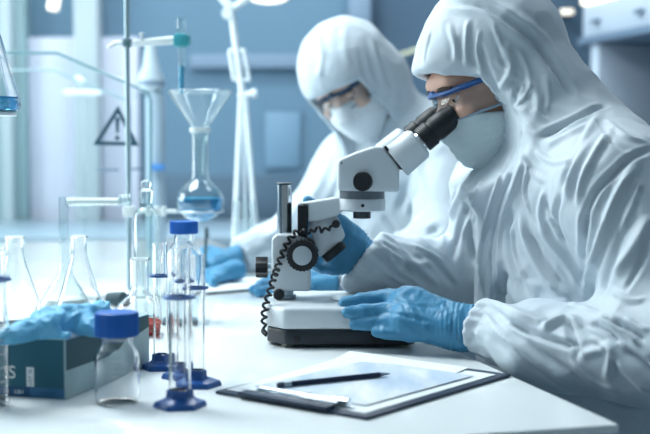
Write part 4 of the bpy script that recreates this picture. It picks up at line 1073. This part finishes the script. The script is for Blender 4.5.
    cav.add(cav.ell(H(-.018, .028), (.099, .088, .080), B3), 0); cav.add(cav.ell(H(.026, -.048), (.074, .082, .072), B3), .03)
    cav.add(cav.ell(H(.045, .034), (.056, .040, .058), B3), .02)
    cav.add(cav.ell(H(.10, -.035), (.10, .060, .066), B3), .02)
    fd.F = smax(fd.F, -cav.F, .008)
    fco = fd.lincomb(B3[0], c); uco = fd.lincomb(B3[1], c)
    us, es = zip(*S['opening'])
    edge = np.interp(uco, us, es).astype(np.float32)
    rco = np.abs(fd.lincomb(B3[2], c)) if not S.get('open_flat') else 0
    cut = edge - fco
    cut = smax(cut, np.abs(fd.lincomb(B3[2], c)) - S.get('openw', .2), .01); cut = smax(cut, fd.ell(H(.03, -.04), (.19, .19, .19)), .01)
    fd.F = smax(fd.F, -cut, .006)
    # cuffs are trimmed by planes across the wrists
    for (w_, e_) in S['cuffs']:
        d = (V(w_) - V(e_)).normalized(); near = fd.ell(w_, (.1, .1, .1))
        t = smax(-fd.lincomb(d, w_), near, .0)   # region beyond the wrist, close to it
        fd.F = np.where((fd.lincomb(d, w_) > 0) & (near < 0), np.maximum(fd.F, fd.lincomb(d, w_)), fd.F)
    P, Q = fd.mesh(); P = relax(P, Q, 2)
    # keep the largest shell only
    par = np.arange(len(P))
    E = np.concatenate([Q[:, [0, 1]], Q[:, [1, 2]], Q[:, [2, 3]]])
    for _ in range(200):
        m = np.minimum(par[E[:, 0]], par[E[:, 1]]); old = par.copy()
        np.minimum.at(par, E[:, 0], m); np.minimum.at(par, E[:, 1], m); par = par[par]
        if (old == par).all(): break
    root = np.bincount(par).argmax(); keep = par == root
    Q = Q[keep[Q[:, 0]]]; mp_ = np.cumsum(keep) - 1; P = P[keep]; Q = mp_[Q]
    P = crinkle(P, Q, S['crk'] * 1.0, 9, 1, True, (1, 1, .6)); P = crinkle(P, Q, S['crk'] * .45, 24, 2)
    # gathers at the cuffs
    N_ = normals(P, Q)
    for (w_, e_) in S['cuffs']:
        d = np.array((V(w_) - V(e_)).normalized()); s_ = (P - np.array(w_)) @ d; rad = P - np.array(w_) - s_[:, None] * d
        o1 = np.array(V(d).orthogonal().normalized()); o2 = np.cross(d, o1); ang = np.arctan2(rad @ o2, rad @ o1)
        m = np.linalg.norm(rad, axis=1) < .085
        envl = np.where(m, np.exp(-((s_ + .012) / .022) ** 2), 0)
        P = P + N_ * (envl * (.0016 * np.sin(ang * 15 + s_ * 60) + .0006 * np.sin(ang * 26)))[:, None]
        env2 = np.where(m & (s_ < -.02), np.exp(-((s_ + .06) / .05) ** 2), 0)
        P = P + N_ * (env2 * .0028 * np.sin(ang * 5 + np.sin(s_ * 60) * 1.5))[:, None]
    P = fold(P, Q, S['folds']); P = relax(P, Q, 1, .35)
    link_mesh('coverall', np_mesh('coverall', P, Q), suit, o, 180)
    return o, H

def digits(fd, chains, k=.006):
    for ch in chains:
        for (p, r), (q, r2) in zip(ch[:-1], ch[1:]): fd.add(fd.cone(p, q, r, r2), k)
def glove(parent, name, palm, chains, wristp, m, h=.0022, wr=True, label=None, folds=None, k=.014):
    pts = [V(p) for c in chains for p, _ in c] + [V(a) for p in palm for a in p[:2]]
    fd = Field(*pad(*pts, m=.05), h)
    for a, b_, ra, rb in palm: fd.add(fd.cone(a, b_, ra, rb), k)
    for ch in chains:
        sub = Field.__new__(Field); sub.__dict__.update(fd.__dict__); sub.F = np.full_like(fd.F, 10)
        for (p, r), (q, r2) in zip(ch[:-1], ch[1:]): sub.add(sub.cone(p, q, r, r2), .003)
        fd.F = smin(fd.F, sub.F, .006)
    if wristp:
        w_, d = V(wristp[0]), V(wristp[1]).normalized()
        fd.F = smax(fd.F, fd.lincomb(d, w_), .003)
    P, Q = fd.mesh(); P = relax(P, Q, 1)
    P = crinkle(P, Q, .0022, 45, 6); P = crinkle(P, Q, .0010, 110, 8)
    if wristp:
        N_ = normals(P, Q); s_ = (P - np.array(w_)) @ np.array(d)
        P = P + N_ * (np.exp(-((s_ + .005) / .0035) ** 2) * .0020 + np.exp(-((s_ + .025) / .02) ** 2) * .0008 * np.sin(s_ * 900))[:, None]
    if folds: P = fold(P, Q, folds)
    o = link_mesh(name, np_mesh(name, P, Q), m, parent, 180)
    if label: o['label'] = label
    return o

# ---------------- worker at the microscope
c1 = at(492, 76, 1.868)
sn = V((.405, 1.64, 1.000)); sf = V((.285, 1.955, 1.015)); fwd = V((-.94, -.34, 0)).normalized(); sdv = V((-fwd.y, fwd.x, 0))
en = V((.445, 1.50, .768)); ef = V((.265, 2.01, .835)); wn = at(472, 326, 1.685); wf = at(367, 256, 1.925)
chest = V((.375, 1.80, .93)); pel = V((.47, 1.83, .62))
Sp = dict(c=c1, f=(-.90, -.20, -.37), u=(-.37, -.05, .92), sn=sn, sf=sf, en=en, ef=ef, wn=wn, wf=wf, chest=chest, pelvis=pel, fwd=fwd, side=sdv,
    nb=V((.375, 1.805, 1.055)), knees=[V((.10, 1.66, .55)), V((.05, 1.90, .55))], feet=[V((.14, 1.66, .055)), V((.09, 1.90, .055))],
    skinm=M['skin'], suit=M['suit'], maskm=M['mask'], gogm=M['goggle'], crk=.008, h=.0036,
    label='person in white hooded coverall and blue gloves bending over the microscope eyepieces',
    bounds=((.015, 1.40, .52), (.68, 2.12, 1.36)),
    opening=[(-.30, .25), (-.146, .12), (-.128, .070), (-.108, .048), (-.073, .034), (-.045, .028), (-.008, .036), (.012, .048), (.020, .065), (.030, .085), (.046, .108), (.062, .14), (.08, .2), (.2, .3)],
    gtop=.003, gbot=-.040, mtop=-.030, mtilt=-.3, mback=-.02,
    cuffs=[(wn + V((.012, .0, .0)), en), (wf + V((-.004, 0, .002)), wf + V((.75, 0, -.62)))],
    folds=[
        ([(449, 2), (480, 5), (502, 17), (530, 37), (548, 59), (567, 86), (572, 96)], 5, -6), ([(455, -4), (484, -1), (508, 11), (536, 31), (556, 55), (575, 84)], 7, 4),
        ([(446, 8), (478, 12), (500, 24), (525, 43), (543, 66), (560, 90)], 6, 3),
        ([(468, 20), (466, 45), (467, 66)], 4, 4), ([(449, 25), (455, 45), (456, 60)], 4, 3.5), ([(505, 45), (511, 70), (500, 90)], 5, 5), ([(480, 45), (490, 75), (503, 98)], 4, -3.5),
        ([(478, 70), (494, 88), (508, 104)], 4.5, 6), ([(520, 82), (515, 98), (512, 110)], 4, -4), ([(512, 107), (530, 112), (548, 122)], 4, 4), ([(508, 112), (502, 126), (508, 140)], 4, 4),
        ([(530, 80), (538, 100), (536, 118)], 5, 4), ([(515, 112), (522, 128), (520, 140)], 4, -4),
        ([(540, 137), (560, 127), (585, 114), (606, 105)], 5, -9), ([(545, 146), (570, 134), (592, 122)], 6, 4),
        ([(600, 112), (585, 140), (572, 170), (566, 200)], 6, 6), ([(612, 128), (594, 155), (582, 180), (578, 205)], 5, 6), ([(592, 130), (575, 158), (562, 185)], 5, -5),
        ([(655, 148), (632, 157), (612, 175), (596, 192), (586, 215), (583, 240)], 4, -8), ([(636, 166), (622, 185), (610, 212), (600, 242), (590, 272), (584, 300)], 6, 9),
        ([(586, 215), (584, 238), (582, 262)], 5, -10), ([(650, 215), (635, 245), (615, 275)], 8, 6), ([(625, 225), (612, 262), (600, 300)], 7, -5),
        ([(515, 148), (502, 175), (491, 205), (484, 235), (481, 265), (484, 298)], 3.5, 6), ([(519, 152), (508, 180), (498, 208), (492, 240), (490, 270), (494, 300)], 3, -6), ([(523, 156), (514, 186), (505, 212), (500, 240), (501, 272), (508, 302)], 4, 6),
        ([(512, 210), (508, 240), (515, 272), (530, 300)], 6, -7), ([(520, 215), (528, 245), (542, 272), (562, 298)], 6, 7), ([(535, 222), (552, 245), (570, 268), (583, 292)], 7, 6), ([(530, 235), (545, 262), (563, 288)], 5, -5),
        ([(545, 190), (540, 215), (548, 235)], 5, 5), ([(560, 195), (556, 220), (566, 245)], 5, -5),
        ([(480, 300), (505, 308), (530, 318), (548, 325)], 7, 6), ([(500, 318), (528, 331), (556, 342), (575, 346)], 4, -9), ([(543, 330), (556, 321), (570, 318), (584, 328)], 5, 9), ([(568, 322), (573, 340), (580, 356)], 5, -8),
        ([(484, 322), (510, 340), (540, 362), (575, 385)], 7, 6), ([(495, 322), (525, 342), (555, 366)], 6, -4), ([(580, 355), (600, 350), (612, 348), (606, 380)], 5, 6),
        ([(592, 322), (606, 330), (618, 342)], 4, -9), ([(600, 316), (612, 326), (628, 334), (640, 345)], 4, 9), ([(612, 320), (628, 328), (645, 340)], 4, -10), ([(622, 350), (640, 362), (656, 378)], 6, -9), ([(610, 352), (630, 372), (650, 392)], 8, 7),
        ([(480, 165), (466, 185), (455, 205), (446, 228), (441, 250)], 7, 6), ([(474, 192), (462, 220), (455, 245), (452, 262)], 6, -7), ([(468, 205), (470, 235), (478, 268)], 8, -5),
        ([(378, 246), (395, 256), (415, 264), (436, 262)], 5, 6), ([(376, 256), (392, 268), (405, 282)], 5, -6), ([(402, 250), (420, 268), (440, 285)], 5, 5), ([(425, 252), (440, 268), (455, 288)], 5, -6), ([(390, 268), (408, 276), (425, 290)], 4, 5),

        ([(430, 30), (426, 48), (424, 62)], 3, 3), ([(480, 30), (477, 50), (481, 68)], 2.6, 3), ([(492, 22), (500, 42), (506, 60)], 2.8, 3.2), ([(520, 50), (528, 72), (530, 92)], 3, 3.5), ([(545, 75), (549, 95), (545, 112)], 3, 3), ([(525, 25), (540, 48), (548, 70)], 2.6, -3), ([(495, 60), (508, 72), (520, 80)], 2.6, 3), ([(508, 104), (490, 96), (482, 88)], 2.4, 3), ([(512, 108), (524, 98), (530, 84)], 2.6, 3.4), ([(512, 110), (520, 122), (534, 132)], 2.6, -3),
        ([(520, 150), (530, 170), (545, 182)], 3.5, 4), ([(535, 150), (552, 162), (570, 160)], 3.5, 3.5), ([(528, 165), (524, 190), (530, 212)], 3, 4), ([(545, 200), (556, 228), (575, 250)], 3, -4), ([(512, 225), (516, 258), (528, 285)], 3, 4), ([(540, 250), (552, 275), (568, 296)], 3, 3.5), ([(498, 250), (500, 275), (506, 295)], 2.6, 3.5),
        ([(606, 120), (625, 135), (645, 142)], 3.5, 4), ([(598, 118), (612, 140), (630, 152)], 3.2, -3.5), ([(640, 180), (632, 205), (620, 232)], 3.5, 4), ([(648, 240), (640, 265), (625, 290)], 3.5, -4), ([(612, 290), (628, 300), (645, 300)], 3.5, 4.5), ([(560, 300), (580, 306), (598, 312)], 3, 4),
        ([(482, 312), (500, 330), (520, 352)], 3, 4), ([(486, 304), (512, 322), (538, 340)], 3, -3.5), ([(510, 350), (535, 372), (560, 390)], 3.5, 4), ([(540, 350), (570, 372), (598, 396)], 3.5, -4), ([(570, 360), (590, 378), (620, 392)], 3, 4.5), ([(550, 334), (566, 346), (578, 360)], 2.8, -5), ([(590, 338), (606, 345), (625, 358)], 2.8, 5), ([(626, 318), (638, 326), (650, 330)], 3, 5), ([(600, 400), (620, 408), (645, 412)], 3.5, 4),
        ([(372, 240), (384, 248), (392, 262)], 2.8, 3.5), ([(382, 240), (400, 256), (412, 274)], 2.6, -3.5), ([(410, 244), (428, 252), (444, 262)], 2.8, 3.5), ([(380, 270), (398, 280), (415, 288)], 2.6, 3.5), ([(455, 190), (448, 212), (446, 232)], 3, 4), ([(480, 180), (472, 205), (466, 230)], 3, 4), ([(476, 215), (470, 240), (474, 262)], 3, -4),
    ])
G = lambda x, y, Y: at(x, y, Y)
Sp['suitprims'] = [
    ('e', (V((.385, 1.805, .93)), (.185, .125, .20), None), 0),
    ('e', (V((.40, 1.82, .72)), (.19, .150, .22), None), .10),
    ('e', (V((.47, 1.83, .64)), (.20, .155, .17), None), .05),
    ('c', (sn + V((0, .01, -.005)), sf, .078, .068), .07),
    ('c', (V((.415, 1.72, .99)), V((.44, 1.84, .94)), .08, .11), .06),
    ('c', (V((.385, 1.80, 1.03)), V((.345, 1.81, 1.12)), .080, .065), .05),
    ('c', (sn + V((.01, 0, -.01)), en + V((.02, .02, .02)), .082, .075), .03), ('c', (en + V((0, 0, .02)), at(540, 345, 1.62), .074, .058), .03), ('c', (at(540, 345, 1.62), wn + V((.012, 0, 0)), .056, .034), .02), ('c', (wn + V((.012, 0, 0)), wn + V((-.03, 0, 0)), .037, .035), .01),
    ('c', (sf, ef + V((0, 0, -.0)), .070, .060), .04), ('c', (ef, at(420, 268, 1.97), .058, .048), .03), ('c', (at(420, 268, 1.97), wf + V((.01, 0, 0)), .046, .036), .02), ('c', (wf + V((.01, 0, 0)), wf + V((-.02, 0, .005)), .040, .034), .01), ('c', (at(392, 276, 1.95), at(356, 278, 1.94), .034, .028), .02),
]
Sp['hoodprims'] = [
    ('e', ((-.020, .050, 0), (.104, .098, .088), None), .03),
    ('c', (at(496, 182, 1.80), at(525, 172, 1.79), .045, .060), .03),
    ('e', ((.030, -.135, 0), (.075, .045, .075), None), .03),
    ('e', ((.082, .050, 0), (.030, .014, .048), None), .02),
    ('c', (at(510, 44, 1.83), at(542, 94, 1.82), .072, .060), .04),
    ('c', (at(542, 94, 1.82), at(598, 162, 1.80), .060, .060), .04),
    ('c', (at(522, 98, 1.80), at(535, 150, 1.77), .055, .072), .05),
]
o1, H1 = person(Sp)
# near hand: flat, fingers pointing left on the microscope base
TB = TZ + .0617
palm = [(G(464, 325, 1.700), G(408, 303.5, 1.742), .0285, .0255), (G(460, 331, 1.69), G(408, 322, 1.712), .0275, .0250), (G(415, 305, 1.745), G(395, 301, 1.765), .0235, .0165), (G(412, 318, 1.72), G(392, 320, 1.728), .0240, .0175), (G(486, 330, 1.68), G(455, 327, 1.695), .0285, .0290)]
ch = [
    [(G(406, 300, 1.755), .0170), (G(383, 297.5, 1.768), .0112), (G(360, 300, 1.772), .0102), (G(344, 303, 1.772), .0088)],
    [(G(404, 310, 1.735), .0165), (G(384, 310.5, 1.736), .0112), (G(362, 311.5, 1.734), .0102), (G(347, 312.5, 1.733), .0088)],
    [(G(404, 322, 1.720), .0160), (G(388, 323, 1.724), .0110), (G(368, 323.5, 1.727), .0100), (G(355, 324.5, 1.728), .0085)],
    [(G(410, 332, 1.706), .0150), (G(398, 333, 1.708), .0105), (G(386, 333, 1.712), .0092), (G(377, 332, 1.715), .0082)],
    [(G(440, 310, 1.73), .0170), (G(410, 299, 1.775), .0125), (G(388, 296, 1.790), .0110), (G(370, 298, 1.797), .0095)],
]
nf = [([(445, 300), (452, 318), (450, 340)], 3, -1.5), ([(400, 296), (412, 310), (418, 328)], 4, 1.5), ([(385, 312), (405, 316), (430, 322)], 3, -1.5), ([(388, 300), (408, 304), (430, 308)], 3, -1.2), ([(458, 308), (460, 330), (458, 348)], 3, 1.6), ([(465, 308), (467, 330), (466, 350)], 2.5, -1.6)]
glove(o1, 'glove', palm, ch, (G(476, 328, 1.683), V((.97, -.25, .02))), M['glove'], folds=nf)
# far hand on the focus control behind the arm
palm = [(G(362, 255, 1.93), G(347, 242, 1.925), .028, .028), (G(356, 262, 1.93), G(340, 256, 1.925), .022, .022), (G(352, 240, 1.925), G(343, 226, 1.905), .021, .014)]
ch = [
    [(G(348, 236, 1.92), .018), (G(340, 223, 1.90), .0125), (G(333, 216, 1.887), .011), (G(329, 213, 1.885), .0095)],
    [(G(345, 250, 1.93), .014), (G(325, 243, 1.945), .0105), (G(311, 232, 1.94), .0095), (G(306, 222, 1.93), .0085)],
    [(G(345, 258, 1.925), .014), (G(328, 262, 1.935), .0105), (G(316, 262, 1.93), .0095), (G(308, 258, 1.925), .0085)],
    [(G(348, 266, 1.92), .013), (G(333, 269, 1.92), .0105), (G(322, 268, 1.925), .0092), (G(314, 265, 1.928), .0082)],
    [(G(342, 240, 1.935), .013), (G(325, 222, 1.945), .010), (G(314, 206, 1.94), .009), (G(308, 201, 1.93), .0085)],
]
glove(o1, 'glove', palm, ch, (G(368, 259, 1.926), V((.80, .1, -.58))), M['glove'])

# ---------------- second worker behind
c2w = at(351, 79, 2.72)
fw2 = V((-.72, -.69, 0)).normalized(); sd2 = V((-fw2.y, fw2.x, 0))
# sd2 points to the worker's right (image left/back)
s_l = at(452, 158, 2.66); s_r = at(352, 168, 2.92)
e_l = at(447, 250, 2.50); e_r = at(300, 236, 2.90); w_l = at(345, 272, 2.53); w_r = at(243, 256, 2.80)
ch2 = at(405, 200, 2.82); pe2 = V((.30, 2.95, .60))
Sp2 = dict(c=c2w, f=(-.36, -.74, -.56), u=(-.50, -.28, .80), sn=s_l, sf=s_r, en=e_l, ef=e_r, wn=w_l, wf=w_r, chest=ch2, pelvis=pe2, fwd=fw2, side=sd2,
    nb=at(378, 135, 2.80), knees=[V((.05, 2.66, .55)), V((-.10, 2.86, .55))], feet=[V((.10, 2.70, .055)), V((-.06, 2.90, .055))],
    skinm=M['skin2'], suit=M['suit2'], maskm=M['mask2'], gogm=M['strap'], crk=.010, h=.0065,
    label='person in white hooded coverall and goggles writing behind the microscope',
    bounds=((-.26, 2.36, .52), (.52, 3.14, 1.46)),
    opening=[(-.30, .25), (-.165, .12), (-.150, .060), (-.12, .033), (-.078, .020), (-.03, .022), (.0, .035), (.015, .05), (.024, .075), (.034, .125), (.06, .2), (.2, .3)],
    gtop=.014, gbot=-.028, mtop=-.014, mtilt=-.1, mback=.02, openw=.072,
    cuffs=[(w_l + V((-.01, 0, 0)), e_l), (w_r + V((-.01, 0, 0)), e_r)],
    folds=[([(398, 92), (392, 115), (378, 140)], 10, 6), ([(403, 138), (418, 165), (424, 195)], 9, 7), ([(425, 145), (418, 180), (405, 215)], 9, 7), ([(412, 150), (408, 180), (398, 210)], 9, -7),
        ([(382, 215), (395, 232), (402, 248)], 8, -8), ([(425, 232), (432, 230), (438, 229)], 8, -14), ([(335, 150), (325, 175), (310, 200)], 10, 6), ([(345, 160), (335, 190), (325, 220)], 9, -6),
        ([(315, 30), (322, 55), (318, 78)], 7, 4), ([(345, 25), (345, 50), (350, 68)], 7, 4), ([(370, 35), (378, 65), (388, 95)], 8, 5), ([(360, 50), (366, 75), (380, 100)], 7, -4),
        ([(300, 200), (285, 225), (262, 240)], 9, 6), ([(310, 225), (280, 245), (250, 255)], 9, -6)])
Sp2['suitprims'] = [
    ('e', (ch2, (.205, .135, .24), None), 0), ('e', (V((.27, 2.93, .70)), (.20, .16, .22), None), .12), ('e', (V((.30, 2.95, .63)), (.20, .155, .17), None), .05),
    ('c', (s_l, s_r, .082, .078), .08),
    ('c', (at(400, 150, 2.80), at(372, 118, 2.78), .11, .085), .08),
    ('c', (s_l, e_l, .085, .072), .04), ('c', (e_l, w_l, .068, .042), .04),
    ('c', (s_r, e_r, .085, .068), .04), ('c', (e_r, w_r, .066, .045), .04)]
Sp2['hoodprims'] = [('e', ((.0, .030, 0), (.112, .108, .100), None), .03), ('e', ((-.03, -.06, 0), (.10, .10, .105), None), .06)]
o2, H2 = person(Sp2)
def GT(x, y, r):
    if x < 262 and y < 268: return at(x, y, 2.70 + (268 - y) * .004)
    if y < 281 and x > 262: return at(x, y, 2.535 + (281 - y) * .008)
    return onz(x, y, TZ + r + (.0085 if x < 262 and y < 285 else .001))
palm = [(G(240, 257, 2.80), GT(221, 264, .030), .030, .028), (GT(236, 270, .024), GT(218, 274, .018), .024, .018)]
ch = [
    [(GT(222, 256, .016), .016), (GT(210, 250, .013), .013), (GT(204, 252, .012), .012), (GT(203, 260, .011), .011)],
    [(GT(218, 264, .016), .016), (GT(206, 262, .013), .013), (GT(201, 266, .012), .012), (GT(203, 272, .011), .011)],
    [(GT(220, 271, .015), .015), (GT(209, 273, .012), .012), (GT(205, 276, .011), .011), (GT(208, 279, .010), .010)],
    [(GT(224, 276, .014), .014), (GT(214, 279, .011), .011), (GT(211, 281, .010), .010), (GT(214, 282, .010), .010)],
    [(GT(226, 258, .016), .016), (GT(214, 256, .013), .013), (GT(207, 261, .012), .012), (GT(205, 265, .011), .011)],
]
glove(o2, 'glove', palm, ch, (G(242, 262, 2.79), V((.8, .2, .1))), M['glove'], h=.004)
palm = [(G(338, 273, 2.53), GT(308, 279, .028), .030, .026), (GT(334, 283, .022), GT(308, 285, .018), .022, .018)]
ch = [
    [(GT(306, 277, .016), .016), (GT(288, 275, .012), .012), (GT(272, 279, .011), .011), (GT(260, 284, .010), .010)],
    [(GT(304, 281, .016), .016), (GT(284, 281, .012), .012), (GT(266, 286, .011), .011), (GT(253, 289.5, .010), .010)],
    [(GT(304, 286, .016), .016), (GT(286, 287, .012), .012), (GT(270, 290, .011), .011), (GT(258, 292, .010), .010)],
    [(GT(308, 289, .014), .014), (GT(292, 291, .011), .011), (GT(280, 293, .010), .010), (GT(270, 294, .009), .009)],
    [(GT(325, 276, .016), .016), (GT(312, 271, .012), .012), (GT(300, 271, .011), .011), (GT(292, 274, .010), .010)],
]
glove(o2, 'glove', palm, ch, (G(338, 278, 2.53), V((.9, .0, -.05))), M['glove'], h=.004)
b = B(); a = at(206.5, 228, 2.70); c = onz(204, 279.5, TZ + .0085); cyl(b, a, c, .0042, .0030, bev=.0008); cyl(b, a, at(207, 238, 2.6975), .0048)
tag(obj('pen', b, M['stopper']), 'dark pen held upright in the glove of the rear worker', 'pen')
# stools under both workers
def stool(p, label):
    e = empty('lab_stool', (p.x, p.y, 0), label, 'stool', 'round laboratory stools')
    z = p.z
    b = B(); lathe(b, [(0, z - .06), (.17, z - .06), (.185, z - .045), (.185, z - .012), (.17, z), (0, z)], Matrix.Translation((p.x, p.y, 0)), 40); obj('seat', b, M['stool'], e)
    b = B(); cyl(b, (p.x, p.y, .06), (p.x, p.y, z - .0605), .025); obj('column', b, M['chrome'], e)
    for k in range(5):
        a = 2 * PI * k / 5; q = V((p.x + .26 * math.cos(a), p.y + .26 * math.sin(a), .035))
        b = B(); cyl(b, (p.x, p.y, .075), q, .016, .012); obj('leg', b, M['chrome'], e)
        b = B(); bmesh.ops.create_uvsphere(b, u_segments=14, v_segments=8, radius=.024); bmesh.ops.translate(b, vec=q + V((0, 0, -.0105)), verts=b.verts[:]); obj('caster', b, M['black'], e)
stool(V((.47, 1.83, .483)), 'round dark stool under the worker at the microscope')
stool(V((.30, 2.95, .468)), 'round dark stool under the rear worker')

# ================================================================== RENDER SETTINGS
sc.view_settings.view_transform = 'Standard'; sc.view_settings.look = 'None'; sc.view_settings.gamma = 1
sc.view_settings.use_curve_mapping = False; sc.view_settings.exposure = .15
sc.cycles.max_bounces = 14; sc.cycles.transmission_bounces = 14; sc.cycles.transparent_max_bounces = 24; sc.cycles.glossy_bounces = 6; sc.cycles.diffuse_bounces = 4
sc.cycles.use_denoising = True
sc.cycles.sample_clamp_indirect = 12
